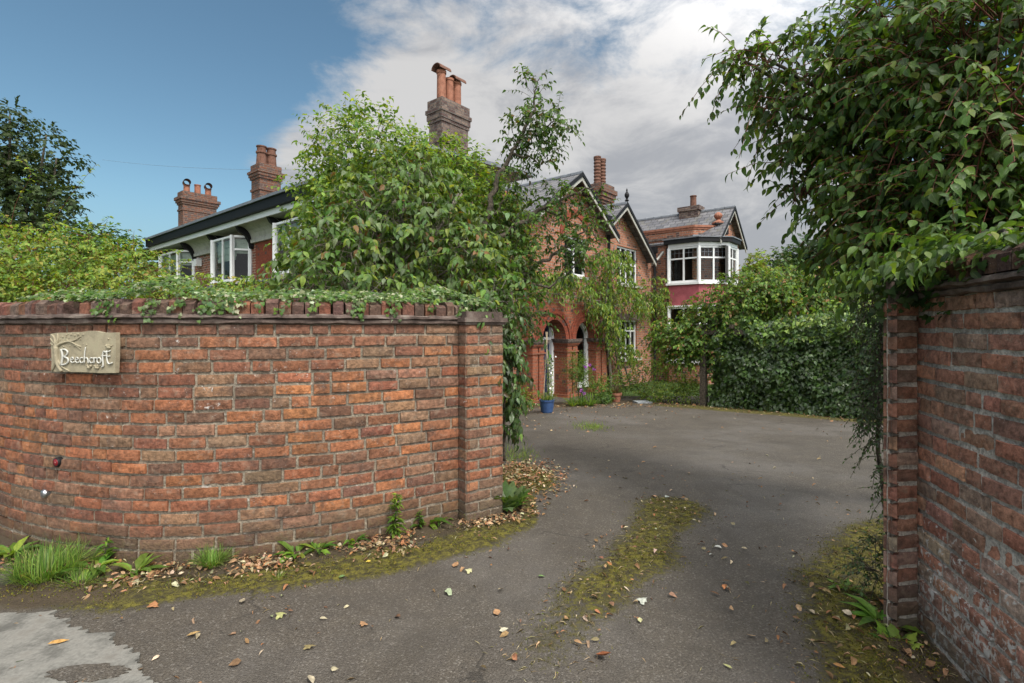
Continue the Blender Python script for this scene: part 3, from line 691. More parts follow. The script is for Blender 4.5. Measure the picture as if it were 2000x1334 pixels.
# ------------------------------------------------------------------ name plaque and the two buttons
_ls = np.arange(0, LW.L, .005); _lpx = np.array([1000*LW(s)[0].x/LW(s)[0].y+1000 for s in _ls])
def on_left_wall(px):
    return float(_ls[np.argmin(np.abs(_lpx-px))])
def plaque():
    s = on_left_wall(179); p, n = LW(s); t = Vector((-n.y, n.x)); z0 = EYE-(686-639)*p.y/1000
    F = frame(p, t, n); o = Vector((p.x, p.y, z0))
    w = thing('name_plaque', 'carved stone house plaque reading Beechcroft on the curved brick wall', 'sign', o)
    SCL = .000392
    def q(cx, cy, d): return F((cx-870)*SCL*1.17, d, z0+(548-cy)*SCL)
    rim = [(302, 262), (430, 244), (560, 246), (700, 232), (850, 232), (980, 212), (1100, 216), (1200, 238), (1330, 244), (1440, 236), (1446, 420), (1440, 640), (1428, 878), (1200, 884), (900, 878), (640, 882), (315, 880), (326, 700), (318, 520)]
    m = MB(); m.prism([q(x, y, .03) for x, y in reversed(rim)], [q(x, y, .058) for x, y in reversed(rim)]); m.build('slab', M['stone'], w)
    for k in (0, 1): m = MB(); m.tube([q(600+500*k, 560, -.02), q(600+500*k, 560, .032)], .02, 8); m.build('fixing', M['stone'], w)
    rel = MB()
    def stroke(mb, pts, r0, r1, d=.06, n=6):
        P = []; k = len(pts)
        for i in range(k-1):
            for j in range(4): a = j/4; P.append((pts[i][0]*(1-a)+pts[i+1][0]*a, pts[i][1]*(1-a)+pts[i+1][1]*a))
        P.append(pts[-1])
        for _ in range(2): P = [P[0]]+[((a[0]+2*b[0]+c[0])/4, (a[1]+2*b[1]+c[1])/4) for a, b, c in zip(P, P[1:], P[2:])]+[P[-1]]
        mb.tube([q(x, y, d) for x, y in P], [(r0+(r1-r0)*i/(len(P)-1))*SCL for i in range(len(P))], n)
    for pts, a, b in (([(420, 470), (415, 600), (430, 720), (470, 810), (520, 872)], 44, 30), ([(420, 600), (400, 740), (345, 865)], 40, 18), ([(440, 700), (520, 800), (660, 872)], 26, 10), ([(420, 500), (410, 400), (370, 300), (330, 280)], 34, 10),
                      ([(420, 480), (470, 430), (560, 398), (660, 380), (760, 435), (850, 472)], 30, 9), ([(650, 382), (740, 368), (800, 335), (835, 315)], 16, 6), ([(720, 415), (790, 470), (850, 520)], 14, 6), ([(415, 440), (450, 350), (440, 260)], 26, 14), ([(400, 430), (340, 380), (310, 340)], 20, 8), ([(390, 460), (330, 430), (312, 410)], 16, 7)):
        stroke(rel, pts, a, b)
    for _ in range(46):
        x = random.uniform(470, 950); y = random.uniform(255, 480); 
        if abs(y-(430-.1*(x-450))) > 22: rel.blob(q(x, y, .059), .006*random.uniform(.5, 1.1), 6)
    for x, y, sg in ((1335, 475, 1), (1000, 800, -1), (1140, 800, 1)):
        rel.blob(q(x, y, .062), (.016, .012, .011), 8); rel.blob(q(x-sg*34, y-26, .064), .0085, 8); rel.tube([q(x, y-6, .062), q(x+sg*60, y-38, .06)], [.008, .002], 6); rel.tube([q(x-8, y, .066), q(x+sg*20, y-46, .066)], [.007, .003], 6)
    rel.tube([q(1325, 330, .058), q(1325, 350, .062)], [.007, .003], 6)
    rel.build('relief_carving', M['stone'], w, True)
    le = MB(); W = 17
    oval = [(1175+36*math.cos(a*math.pi/5), 683+40*math.sin(a*math.pi/5)) for a in range(11)]
    def e(dx): return [(678+dx, 690), (735+dx, 672), (726+dx, 645), (698+dx, 645), (678+dx, 690), (704+dx, 724), (748+dx, 712)]
    def c(dx): return [(896+dx, 655), (865+dx, 645), (840+dx, 685), (862+dx, 724), (900+dx, 712)]
    for pts, a, b in (([(520, 530), (548, 640), (520, 755)], 22, 20), ([(505, 540), (580, 528), (636, 562), (618, 612), (556, 636)], 17, 15), ([(556, 636), (640, 660), (645, 718), (590, 752), (505, 758)], 17, 19),
                      (e(0), 11, 13), (e(84), 11, 13), (c(0), 13, 13), ([(945, 498), (930, 560), (924, 640), (922, 726)], 10, 15), ([(924, 672), (955, 642), (984, 664), (990, 728)], 11, 14), (c(170), 13, 13),
                      ([(1090, 640), (1090, 726)], 15, 15), ([(1090, 672), (1112, 645), (1140, 654)], 11, 14), (oval, 14, 14), ([(1292, 565), (1256, 548), (1236, 590), (1240, 690), (1248, 768), (1222, 774)], 15, 17), ([(1208, 622), (1290, 614)], 11, 12),
                      ([(1306, 540), (1306, 650), (1322, 715), (1352, 734), (1400, 712)], 15, 16), ([(1268, 574), (1366, 546)], 12, 14), ([(1300, 628), (1362, 620)], 11, 12)):
        stroke(le, [(x, 685+(y-685)*1.12) for x, y in pts], a*.80, b*.80, .064, 6)
    le.build('lettering', M['letter'], w, True)
    for px, py, mat, nm, lab, cat in ((115, 902, 'red', 'wall_reflector', 'round dark red reflector set in the brick wall', 'reflector'), (90, 963, 'chrome', 'push_button', 'small round grey metal button low on the brick wall', 'button')):
        s = on_left_wall(px); p, n = LW(s); z = EYE-(py-639)*p.y/1000
        r = thing(nm, lab, cat, (p.x, p.y, z)); k = Vector((n.x, n.y, 0)); c0 = Vector((p.x, p.y, z)); m = MB(); R0 = .031 if mat == 'red' else .028
        m.tube([c0-k*.01, c0+k*.014, c0+k*.020], [R0, R0, R0*.9], 20); m.build('ring', M['black' if mat == 'red' else 'chrome'], r)
        m = MB(); m.tube([c0+k*.018, c0+k*.0225, c0+k*.024], [R0*.78, R0*.72, R0*.3], 20); m.build('lens' if mat == 'red' else 'knob', M[mat], r, True)
        if mat == 'red': m = MB(); m.tube([c0+k*.022, c0+k*.027], [R0*.28, R0*.2], 12); m.build('centre_boss', M['red'], r)
plaque()

# ------------------------------------------------------------------ the house
U = Vector((.640, .768)); Vv = Vector((-.768, .640)); Wd = -Vv; C0 = Vector((-1.77, 10.39))
house = thing('brick_house', 'rambling red brick house with slate gables, tall chimneys and an arched porch', 'house', (-1.77, 10.39, 0))
FA = frame(C0, U, Wd)                 # entrance front, faces right
FB = frame(C0, Wd, -U)                # long garden front, faces left; s = -t
GB = -.62
def wall_open(mb, F, s0, s1, z0, z1, ops=(), d=0.0, rev=.13):
    S = sorted(set([s0, s1]+[v for o in ops for v in o[:2]])); Zs = sorted(set([z0, z1]+[v for o in ops for v in o[2:4]]))
    for a, b in zip(S, S[1:]):
        for c, e in zip(Zs, Zs[1:]):
            mx, mz = (a+b)/2, (c+e)/2
            if any(o[0] < mx < o[1] and o[2] < mz < o[3] for o in ops): continue
            mb.quad(F(a, d, c), F(b, d, c), F(b, d, e), F(a, d, e))
    for (a, b, c, e) in [o[:4] for o in ops]:
        r = d-rev
        mb.quad(F(a, d, c), F(a, d, e), F(a, r, e), F(a, r, c)); mb.quad(F(b, d, e), F(b, d, c), F(b, r, c), F(b, r, e))
        mb.quad(F(a, d, e), F(b, d, e), F(b, r, e), F(a, r, e)); mb.quad(F(b, d, c), F(a, d, c), F(a, r, c), F(b, r, c))
def light_grid(fr, gl, F, s0, s1, z0, z1, cols, tz=None, d=-.09, fw=.055, lead=False, led=None):
    """white frame with mullions (fractions) and an optional transom; glass sheet behind"""
    h = .032
    fr.box(F, s0, s0+fw, d-h, d+h, z0, z1); fr.box(F, s1-fw, s1, d-h, d+h, z0, z1)
    fr.box(F, s0+fw, s1-fw, d-h, d+h, z0, z0+fw*1.3); fr.box(F, s0+fw, s1-fw, d-h, d+h, z1-fw, z1)
    cs = [s0+fw]+[s0+(s1-s0)*c for c in cols]+[s1-fw]
    for c in cs[1:-1]: fr.box(F, c-fw*.45, c+fw*.45, d-h+.004, d+h-.004, z0+fw*1.3, z1-fw)
    if tz is not None:
        for i, (a, b) in enumerate(zip(cs, cs[1:])):
            l = a if i == 0 else a+fw*.45; r = b if i == len(cs)-2 else b-fw*.45
            fr.box(F, l, r, d-h+.006, d+h-.006, tz-fw*.42, tz+fw*.42)
            if lead and led is not None:
                for k in (1, 2):
                    q = l+(r-l)*k/3; led.box(F, q-.006, q+.006, d-.012, d+.004, tz+fw*.42, z1-fw)
                q = (tz+z1)/2; led.box(F, l, r, d-.011, d+.003, q-.006, q+.006)
    gl.quad(F(s0+fw*.5, d-.004, z0+fw*.5), F(s1-fw*.5, d-.004, z0+fw*.5), F(s1-fw*.5, d-.004, z1-fw*.5), F(s0+fw*.5, d-.004, z1-fw*.5))
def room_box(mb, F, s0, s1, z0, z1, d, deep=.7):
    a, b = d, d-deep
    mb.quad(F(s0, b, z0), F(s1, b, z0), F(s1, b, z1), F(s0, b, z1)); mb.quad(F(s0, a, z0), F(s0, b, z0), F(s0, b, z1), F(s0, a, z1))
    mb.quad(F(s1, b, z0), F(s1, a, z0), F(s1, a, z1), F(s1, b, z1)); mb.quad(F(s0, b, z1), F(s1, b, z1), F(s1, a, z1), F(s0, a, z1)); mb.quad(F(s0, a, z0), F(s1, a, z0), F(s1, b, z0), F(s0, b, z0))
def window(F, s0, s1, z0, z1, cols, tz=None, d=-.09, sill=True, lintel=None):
    fr, gl, rm = MB(), MB(), MB()
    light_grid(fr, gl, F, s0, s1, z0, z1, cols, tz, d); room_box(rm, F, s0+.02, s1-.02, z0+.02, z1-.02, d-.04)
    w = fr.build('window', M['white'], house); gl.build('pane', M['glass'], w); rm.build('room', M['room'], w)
    if sill: m = MB(); m.box(F, s0-.06, s1+.06, -.14, .06, z0-.075, z0-.004); m.build('sill', M['offwhite'], w)
    if lintel: m = MB(); m.box(F, s0-.12, s1+.12, -.1, .012, z1+.003, z1+lintel); m.build('lintel', M['cope'], w)
    return w
def bay(F, plan, z0, z1, seg_cols, tz, blinds=False, lead=False):
    """plan: (s,d) corners from left to right in F"""
    fr, gl, ld, bl, rm = MB(), MB(), MB(), MB(), MB()
    P = [F(s, d, 0) for s, d in plan]
    for i, (a, b) in enumerate(zip(P, P[1:])):
        du = (b-a).normalized(); n = Vector((du.y, -du.x, 0)); L = (b-a).length; F2 = frame(a, du, n)
        light_grid(fr, gl, F2, .012, L-.012, z0, z1, seg_cols[i][0], tz if seg_cols[i][1] else None, -.04, .06, lead, ld)
        if blinds:
            k = z0+(z1-z0)*(.48 if i == 1 else .62)
            q = 6
            for j in range(q): za = k+(z1-.08-k)*j/q; zb = k+(z1-.08-k)*(j+1)/q; bl.box(F2, .09, L-.09, -.16-.02*(j % 2), -.14-.02*(j % 2), za, zb)
    for p in P: fr.lathe(p, [(.05, z0), (.05, z1)], 8)
    w = fr.build('bay_window', M['white'], house); gl.build('pane', M['glass'], w)
    if ld.v: ld.build('glazing_bar', M['lead'], w)
    if bl.v: bl.build('blind', M['blind'], w)
    s0, s1 = plan[0][0], plan[-1][0]
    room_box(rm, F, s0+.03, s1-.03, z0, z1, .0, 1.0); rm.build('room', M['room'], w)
    return w, P
def offset_plan(F, plan, o, back=0.0):
    cx = sum(s for s, d in plan)/len(plan); out = []
    for s, d in plan:
        out.append((s+(o if s > cx else -o)*(1 if True else 0), d+(o if d > .05 else back)))
    return out
def gable_roof(F, s0, s1, zE, zR, dF, dB, th=.07, over=.22, sl=None, sr=None):
    """ridge runs along -d; slopes fall to s0 and s1.  returns roof and barge meshes"""
    m, bg, bk = MB(), MB(), MB(); sc = (s0+s1)/2; k = (zR-zE)/(sc-s0)
    for sgn, se in ((-1, s0), (1, s1)):
        e = se+sgn*over; ze = zE-k*over
        lim = (sl if sgn < 0 else sr)
        if lim is not None: e = lim; ze = zR-k*abs(lim-sc)
        A = [(sc, zR), (e, ze)]
        pts = [F(sc, dF, zR), F(e, dF, ze), F(e, dB, ze), F(sc, dB, zR)]; top = [p+Vector((0, 0, th)) for p in pts]
        if sgn > 0: m.prism(list(reversed(pts)), list(reversed(top)))
        else: m.prism(pts, top)
        # barge board under the verge
        for mb, d0, d1, q0, q1 in ((bg, dF-.035, dF-.002, -.15, -.004), (bk, dF+.001, dF+.03, -.035, th+.012)):
            b = [F(sc, d1, zR+q0), F(e, d1, ze+q0), F(e, d0, ze+q0), F(sc, d0, zR+q0)]; t = [F(sc, d1, zR+q1), F(e, d1, ze+q1), F(e, d0, ze+q1), F(sc, d0, zR+q1)]
            if sgn > 0: mb.hexa(b+t)
            else: mb.hexa([b[1], b[0], b[3], b[2], t[1], t[0], t[3], t[2]])
    rd = MB(); n = int(abs(dB-dF)/.35)
    for i in range(n):
        a = dF-i*.35; rd.tube([F(sc, a, zR+th*.6), F(sc, a-.335, zR+th*.6)], .085, 8)
    return m, bg, bk, rd
def gable_tri(mb, F, s0, s1, zb, zE, zR, d=0):
    sc = (s0+s1)/2; mb.poly([F(s0, d, zb), F(s1, d, zb), F(s1, d, zE), F(sc, d, zR), F(s0, d, zE)])
def arch_wall(mb, F, s0, s1, z0, zs, z1, c, r, dr, d=0.0, n=20):
    """wall bay with a round-headed opening, with a reveal dr deep"""
    mb.quad(F(s0, d, z0), F(c-r, d, z0), F(c-r, d, zs), F(s0, d, zs)) if c-r > s0+1e-4 else None
    mb.quad(F(c+r, d, z0), F(s1, d, z0), F(s1, d, zs), F(c+r, d, zs)) if s1 > c+r+1e-4 else None
    pa = [(c-r*math.cos(math.pi*i/n), zs+r*math.sin(math.pi*i/n)) for i in range(n+1)]
    if c-r > s0+1e-4: mb.quad(F(s0, d, zs), F(c-r, d, zs), F(c-r, d, z1), F(s0, d, z1))
    if s1 > c+r+1e-4: mb.quad(F(c+r, d, zs), F(s1, d, zs), F(s1, d, z1), F(c+r, d, z1))
    for (a, b) in zip(pa, pa[1:]):
        mb.quad(F(a[0], d, a[1]), F(b[0], d, b[1]), F(b[0], d, z1), F(a[0], d, z1))
        mb.quad(F(a[0], d, a[1]), F(a[0], d-dr, a[1]), F(b[0], d-dr, b[1]), F(b[0], d, b[1]))
    mb.quad(F(c-r, d, z0), F(c-r, d, zs), F(c-r, d-dr, zs), F(c-r, d-dr, z0)); mb.quad(F(c+r, d, zs), F(c+r, d, z0), F(c+r, d-dr, z0), F(c+r, d-dr, zs))
def arch_ring(mb, F, c, zs, r0, r1, d0, d1, n=20):
    for i in range(n):
        a, b = math.pi*i/n, math.pi*(i+1)/n
        P = lambda an, r, d: F(c-r*math.cos(an), d, zs+r*math.sin(an))
        mb.quad(P(a, r0, d1), P(b, r0, d1), P(b, r1, d1), P(a, r1, d1)); mb.quad(P(a, r1, d1), P(b, r1, d1), P(b, r1, d0), P(a, r1, d0)); mb.quad(P(a, r0, d0), P(b, r0, d0), P(b, r0, d1), P(a, r0, d1))
def chimney(F, s0, s1, d0, d1, zb, zt, mat, bands, pots, potkind='plain', potmat='terracotta'):
    m = MB(); b = sorted(bands)
    m.box(F, s0, s1, d0, d1, zb, b[0][0])
    for i, (z, o) in enumerate(b):
        ze = b[i+1][0] if i+1 < len(b) else zt
        m.box(F, s0-o, s1+o, d0-o, d1+o, z, ze)
    ch = m.build('chimney', mat, house)
    for (s, d, h, kind) in pots:
        p = MB(); c = F(s, d, zt-.02)
        if kind == 'roll': p.lathe(c, [(.13, 0), (.13, h*.12)]+[(.105+(.028 if i % 2 else 0), h*(.14+.76*i/13)) for i in range(14)]+[(.12, h*.93), (.135, h*.95), (.13, h), (.09, h), (.09, h*.9)], 14)
        elif kind == 'taper': p.lathe(c, [(.19, 0), (.165, h*.15), (.145, h*.62), (.175, h*.64), (.175, h*.72), (.14, h*.74), (.14, h*.94), (.165, h*.95), (.165, h), (.11, h), (.11, h*.9)], 16)
        else: p.lathe(c, [(.13, 0), (.118, h*.05), (.112, h*.9), (.128, h*.92), (.128, h), (.095, h), (.09, h*.85)], 16)
        q = p.build('chimney_pot', M[potmat], ch, False)
        if kind in ('hood', 'tube') or (kind == 'taper' and s == pots[0][0] and False):
            k = MB()
            if kind == 'hood':     # half-round clay hood
                nn = 8
                for i in range(nn):
                    a, e = math.pi*i/nn, math.pi*(i+1)/nn; r0, r1 = .15, .172
                    P = lambda an, r, o: F(s+o, d-r*math.cos(an), zt+h-.02+r*math.sin(an)*.85)
                    lo = [P(a, r0, -.19), P(a, r0, .19), P(e, r0, .19), P(e, r0, -.19)]; hi = [P(a, r1, -.19), P(a, r1, .19), P(e, r1, .19), P(e, r1, -.19)]
                    k.hexa(lo+hi)
            else:
                cc = F(s, d, zt+h+.07); ax = (F.n*.9-F.du*.15).normalized()*.16
                prof = [cc-ax, cc-ax*.9, cc+ax]; k.tube(prof, [.13, .135, .135], 14, False); k.tube([cc-ax, cc+ax], [.112, .112], 14, False)
            hood = k.build('pot_cowl', M['pot_dark'], ch)
    return ch

def build_house():
    # ---- long garden front
    wb = MB(); wr = MB(); ZT, ZS = 4.35, 2.72
    def tq(t): return -t
    # bays at t: (wall start .. wall end)
    bays = [(3.75, 5.75), (7.95, 9.95), (12.55, 15.0)]
    S = [0.0]; segs = []
    edges = [0.0]+[v for b in bays for v in b]+[15.9]
    for i in range(0, len(edges), 2): segs.append((edges[i], edges[i+1]))
    for (a, b) in segs: wb.quad(FB(-b, 0, ZS), FB(-a, 0, ZS), FB(-a, 0, ZT), FB(-b, 0, ZT))
    for (a, b) in bays: wb.quad(FB(-b, 0, 4.28), FB(-a, 0, 4.28), FB(-a, 0, ZT), FB(-b, 0, ZT)); wb.quad(FB(-b, 0, ZS), FB(-a, 0, ZS), FB(-a, 0, 2.86), FB(-b, 0, 2.86))
    wb.quad(FB(-15.9, .0, GB), FB(0, 0, GB), FB(0, 0, ZS), FB(-15.9, 0, ZS))
    wb.quad(FB(-15.9, -7, GB), FB(-15.9, 0, GB), FB(-15.9, 0, ZT), FB(-15.9, -7, ZT))
    wb.quad(FB(-21.5, -.35, GB), FB(-15.9, -.35, GB), FB(-15.9, -.35, 4.3), FB(-21.5, -.35, 4.3))
    wb.build('garden_wall_face', M['hb_dark'], house)
    for (a, b) in segs[1:2]: wr.box(FB, -b+.32, -a-.06, .001, .014, ZS+.12, ZT-.36)
    wr.build('rubbed_brick_panel', M['hb_rubbed'], house); wr = MB(); wr.box(FB, -3.6, -.3, .001, .014, ZS+.12, ZT-.36); wr.build('rubbed_brick_panel', M['hb_rubbed'], house)
    # ledge with lead top and brick corbels under it
    lg = MB(); lg.box(FB, -11.5, -.2, .0, .34, ZS+.04, ZS+.10); lg.build('lead_ledge', M['lead'], house)
    lc = MB()
    for k, (o, z0, z1) in enumerate(((.27, ZS-.05, ZS+.035), (.20, ZS-.13, ZS-.055), (.13, ZS-.21, ZS-.135))): lc.box(FB, -11.4, -.3, .002, o, z0, z1)
    lc.build('brick_corbel', M['hb_dark'], house)
    for i, (a, b) in enumerate(bays):
        plan = [(-b, .03), (-b+.22, .45), (-a-.30, .45), (-a, .03)]
        bay(FB, plan, 2.86, 4.24, [([], False), ([.5], False), ([], True)], 3.82, True)
        m = MB(); pl = [(-b-.04, 0), (-b+.19, .52), (-a-.27, .52), (-a+.04, 0)]
        m.prism([FB(s, d, 2.78) for s, d in pl][::-1][::-1], [FB(s, d, 2.855) for s, d in pl]); m.build('bay_sill', M['offwhite'], house)
    # cornice, brackets, fascia, eaves
    for (a, b) in segs:
        m = MB(); n = 6
        prev = None
        for k in range(n+1):
            an = math.pi/2*k/n; d = .06+.40*(1-math.cos(an)); z = ZT-.30+.42*math.sin(an)
            if prev: m.quad(FB(-b+.02, prev[0], prev[1]), FB(-a-.02, prev[0], prev[1]), FB(-a-.02, d, z), FB(-b+.02, d, z))
            prev = (d, z)
        m.box(FB, -b+.02, -a-.02, .003, .10, ZT-.36, ZT-.26); m.build('cove_cornice', M['offwhite'], house)
        for s in ([-b+.10, -a-.10] if b-a > 1 else [-(a+b)/2]):
            k = MB(); prof = [(.0, ZT-.52), (.09, ZT-.50), (.12, ZT-.34), (.22, ZT-.16), (.42, ZT-.04), (.50, ZT+.10), (.0, ZT+.10)]
            k.prism([FB(s-.06, d, z) for d, z in prof], [FB(s+.06, d, z) for d, z in prof]); k.build('eaves_bracket', M['black'], house)
    m = MB(); m.box(FB, -15.7, .5, .50, .54, ZT+.095, ZT+.25); m.build('fascia', M['white'], house)
    m = MB(); m.box(FB, -15.7, .5, .0, .50, ZT+.10, ZT+.135); m.build('soffit', M['offwhite'], house)
    m = MB(); m.box(FB, -15.75, .55, .42, .66, ZT+.255, ZT+.50); m.build('gutter', M['black'], house)
    r = MB(); P = [FB(-15.8, .72, ZT+.50), FB(.6, .72, ZT+.50), FB(.6, -2.9, ZT+.72), FB(-15.8, -2.9, ZT+.72)]
    r.prism(P, [p+Vector((0, 0, .075)) for p in P])
    P = [FB(-22, .35, ZT+.30), FB(-15.82, .35, ZT+.30), FB(-15.82, -4, ZT+.7), FB(-22, -4, ZT+.7)]; r.prism(P, [p+Vector((0, 0, .07)) for p in P])
    r.build('low_roof', M['lead'], house)
    m = MB(); m.box(FB, -22, -15.8, -.05, .28, ZT+.05, ZT+.295); m.build('gutter', M['black'], house)
    m = MB(); m.box(FB, -12.1, -11.85, .02, .2, 3.62, 3.86); m.tube([FB(-11.97, .0, 3.9), FB(-11.97, .12, 3.9), FB(-11.97, .14, 3.84)], .02, 6); m.build('wall_lamp', M['white'], house)
    # ---- right end of the garden block: set-back wall beside the porch
    FS = frame(C0+Vv*.45, U, Wd); m = MB(); wall_open(m, FS, -.45, 3.6, GB, ZT+.6, [(2.62, 3.36, -.15, 1.25)]); m.build('side_wall', M['hb_red'], house)
    window(FS, 2.62, 3.36, -.15, 1.25, [.5], .85)
    # ---- porch block, gable 1
    pw = MB(); z1 = 2.15; zs = 1.12
    pw.quad(FA(3.5, 0, GB), FA(4.0, 0, GB), FA(4.0, 0, zs), FA(3.5, 0, zs)); pw.quad(FA(3.5, 0, zs), FA(3.72, 0, zs), FA(3.72, 0, z1), FA(3.5, 0, z1))
    arch_wall(pw, FA, 3.72, 5.37, zs, zs+.02, z1, 4.545, .545, .42); pw.quad(FA(5.09, 0, GB), FA(5.61, 0, GB), FA(5.61, 0, zs), FA(5.09, 0, zs))
    arch_wall(pw, FA, 5.37, 7.35, zs, zs+.02, z1, 6.125, .515, .30); pw.quad(FA(6.64, 0, GB), FA(7.35, 0, GB), FA(7.35, 0, zs), FA(6.64, 0, zs))
    for s, dr in ((4.0, .42), (5.61, .30)): pw.quad(FA(s, 0, GB), FA(s, 0, zs), FA(s, -dr, zs), FA(s, -dr, GB))
    for s, dr in ((5.09, .42), (6.64, .30)): pw.quad(FA(s, 0, zs), FA(s, 0, GB), FA(s, -dr, GB), FA(s, -dr, zs))
    pw.quad(FA(3.5, -.6, GB), FA(3.5, 0, GB), FA(3.5, 0, z1), FA(3.5, -.6, z1))
    pw.build('porch_wall', M['hb_porch'], house)
    ar = MB()
    for c, r in ((4.545, .545), (6.125, .515)):
        arch_ring(ar, FA, c, zs+.02, r, r+.15, .0, .028); arch_ring(ar, FA, c, zs+.02, r+.152, r+.225, .0, .055); arch_ring(ar, FA, c, zs+.02, r+.228, r+.30, .0, .03)
    ar.build('arch_moulding', M['hb_rubbed'], house)
    for a, b in ((3.5, 4.0), (5.09, 5.61), (6.64, 7.28)):
        p = MB(); mid = (a+b)/2
        for (q, r) in ((a, mid-.035), (mid+.035, b)): p.box(FA, q-.002, r+.002, -.40, .075, GB+.2, 1.02)
        p.build('porch_pier', M['hb_porch'], house)
        for nm, bands in (('base_moulding', ((.10, GB, GB+.15), (.07, GB+.15, GB+.22))), ('bead_moulding', ((.035, .78, .82),)), ('neck_moulding', ((.03, .96, 1.001), (.06, 1.001, 1.045)))):
            k = MB()
            for (o, q, r) in bands: k.box(FA, a-o, b+o, -.42-o*.01, .075+o*.8, q, r)
            k.build(nm, M['hb_porch'], house)
        k = MB(); k.box(FA, a-.115, b+.115, -.42, .17, 1.12, 1.15); k.build('pier_cap', M['cope'], house)
        k = MB()
        for (o, q, r) in ((.088, 1.047, 1.075), (.108, 1.077, 1.118)): k.box(FA, a-o, b+o, -.425, .078+o*.8, q, r)
        k.build('pier_neck', M['cope'], house)
    # door and arched window within
    dm = MB(); dm.box(FA, 4.0, 5.05, -.52, -.48, GB+.1, 1.75); dr = dm.build('door', M['navy'], house)
    m = MB(); m.box(FA, 4.98, 5.088, -.48, -.38, GB+.1, 1.5); m.box(FA, 4.0, 4.98, -.47, -.40, 1.12, 1.2); m.build('door_frame', M['white'], dr)
    m = MB(); m.quad(FA(4.05, -.475, 1.2), FA(5.0, -.475, 1.2), FA(5.0, -.475, 1.7), FA(4.05, -.475, 1.7)); m.build('fanlight', M['glass'], dr)
    m = MB(); arch_ring(m, FA, 6.125, zs+.02, .40, .512, -.29, -.2); m.box(FA, 5.612, 5.725, -.29, -.2, GB+.45, zs+.02); m.box(FA, 6.525, 6.638, -.29, -.2, GB+.45, zs+.02); m.box(FA, 5.6, 6.65, -.29, -.18, GB+.3, GB+.45)
    w = m.build('arched_window', M['white'], house); m = MB(); m.quad(FA(5.6, -.27, GB), FA(6.65, -.27, GB), FA(6.65, -.27, 1.75), FA(5.6, -.27, 1.75)); m.build('pane', M['glass'], w)
    m = MB(); room_box(m, FA, 5.6, 6.65, GB, 1.8, -.31, .8); m.build('room', M['room'], w)
    # gable 1 upper wall
    g1 = MB(); wall_open(g1, FA, 3.5, 7.35, z1, 4.38, [(5.05, 6.2, 2.95, 4.05)]); gable_tri(g1, FA, 3.5, 7.35, 4.38, 4.42, 5.74)
    g1.quad(FA(3.5, -6, z1), FA(3.5, 0, z1), FA(3.5, 0, 4.42), FA(3.5, -6, 4.42)); g1.quad(FA(7.35, 0, GB), FA(7.35, -.3, GB), FA(7.35, -.3, 4.42), FA(7.35, 0, 4.42)); g1.build('gable_wall', M['hb_red'], house)
    window(FA, 5.05, 6.2, 2.95, 4.05, [.5], 3.7)
    m = MB(); arch_ring(m, FA, 5.62, 4.06, .6, .8, 0, .03); m.build('relieving_arch', M['hb_rubbed'], house)
    def fin(F, s0, s1, zE, zR, dF, dB, **k):
        a, b, c, d = gable_roof(F, s0, s1, zE, zR, dF, dB, **k); r = a.build('gable_roof', M['slate'], house); b.build('barge_board', M['offwhite'], house); c.build('verge_trim', M['black'], house); d.build('ridge_tiles', M['lead'], r); return r
    fin(FA, 3.5, 7.35, 4.42, 5.74, .35, -6.5)
    # ---- gable 2
    g2 = MB(); wall_open(g2, FA, 7.35, 11.6, GB, 3.80, [(8.3, 9.8, 2.9, 3.80), (8.35, 9.75, .42, 1.72)], -.12)
    wall_open(g2, FA, 7.35, 10.5, 3.80, 4.18, [(8.3, 9.8, 3.80, 4.18)], -.12, .13)
    sc = 8.38; zr = 5.46; zl = 4.18
    kk = (zr-3.9)/(10.5-sc)
    g2.poly([FA(7.35, -.12, 4.18), FA(sc+(zr-4.18)/kk, -.12, 4.18), FA(sc, -.12, zr), FA(7.35, -.12, zr-kk*(sc-7.35))]); 
    g2.build('gable_wall', M['hb_red'], house)
    window(FA, 8.3, 9.8, 2.9, 4.18, [.25, .5, .75], 3.62, d=-.21); window(FA, 8.35, 9.75, .42, 1.72, [.25, .5, .75], 1.35, d=-.21, lintel=.22)
    fin(FA, 6.26, 10.5, 3.9, zr, .22, -6.5, sl=7.42, sr=10.62)
    m = MB(); m.lathe(FA(sc, .2, zr+.03), [(.05, 0), (.03, .08), (.07, .12), (.03, .17), (.075, .26), (.08, .31), (.05, .37), (.02, .42), (.03, .46), (.005, .52)], 10); m.build('finial', M['black'], house)
    for s, d, zt in ((7.46, .05, 4.75), (10.95, .0, 4.2)):
        m = MB(); m.tube([FA(s, d, GB), FA(s, d, zt)], .055, 8); 
        for z in (.6, 1.9, 3.2): m.tube([FA(s, d, z), FA(s, d, z+.09)], .07, 8)
        m.box(FA, s-.10, s+.10, d-.1, d+.08, zt, zt+.22); m.build('downpipe', M['black'], house)
    m = MB(); m.tube([FA(10.6, .05, 3.75), FA(10.95, .12, 3.98), FA(11.25, .2, 4.25)], .045, 8); m.build('waste_pipe', M['offwhite'], house)
    # ---- right wing
    I = C0+U*11.46; FW = frame(I, Wd, -U); Q = 2.0
    PT = 5.02
    ww = MB(); wall_open(ww, FW, -4.2, Q-.75, GB, PT, [(.2, Q-.8, 3.06, 4.42), (.2, Q-.8, .25, 2.2)])
    FK = frame(FW(Q-.75, 0, 0), (Wd+U).normalized(), (Wd-U).normalized()); lk = .75*math.sqrt(2); ww.quad(FK(0, 0, GB), FK(lk, 0, GB), FK(lk, 0, PT), FK(0, 0, PT))
    ww.build('wing_wall', M['hb_red'], house)
    cp = MB(); 
    for (o, z0, z1) in ((.03, PT-.02, PT+.05), (.06, PT+.052, PT+.13)): cp.box(FW, -4.2, Q-.74, -.2, o, z0, z1); cp.box(FK, .0, lk, -.2, o-.004, z0+.002, z1+.002)
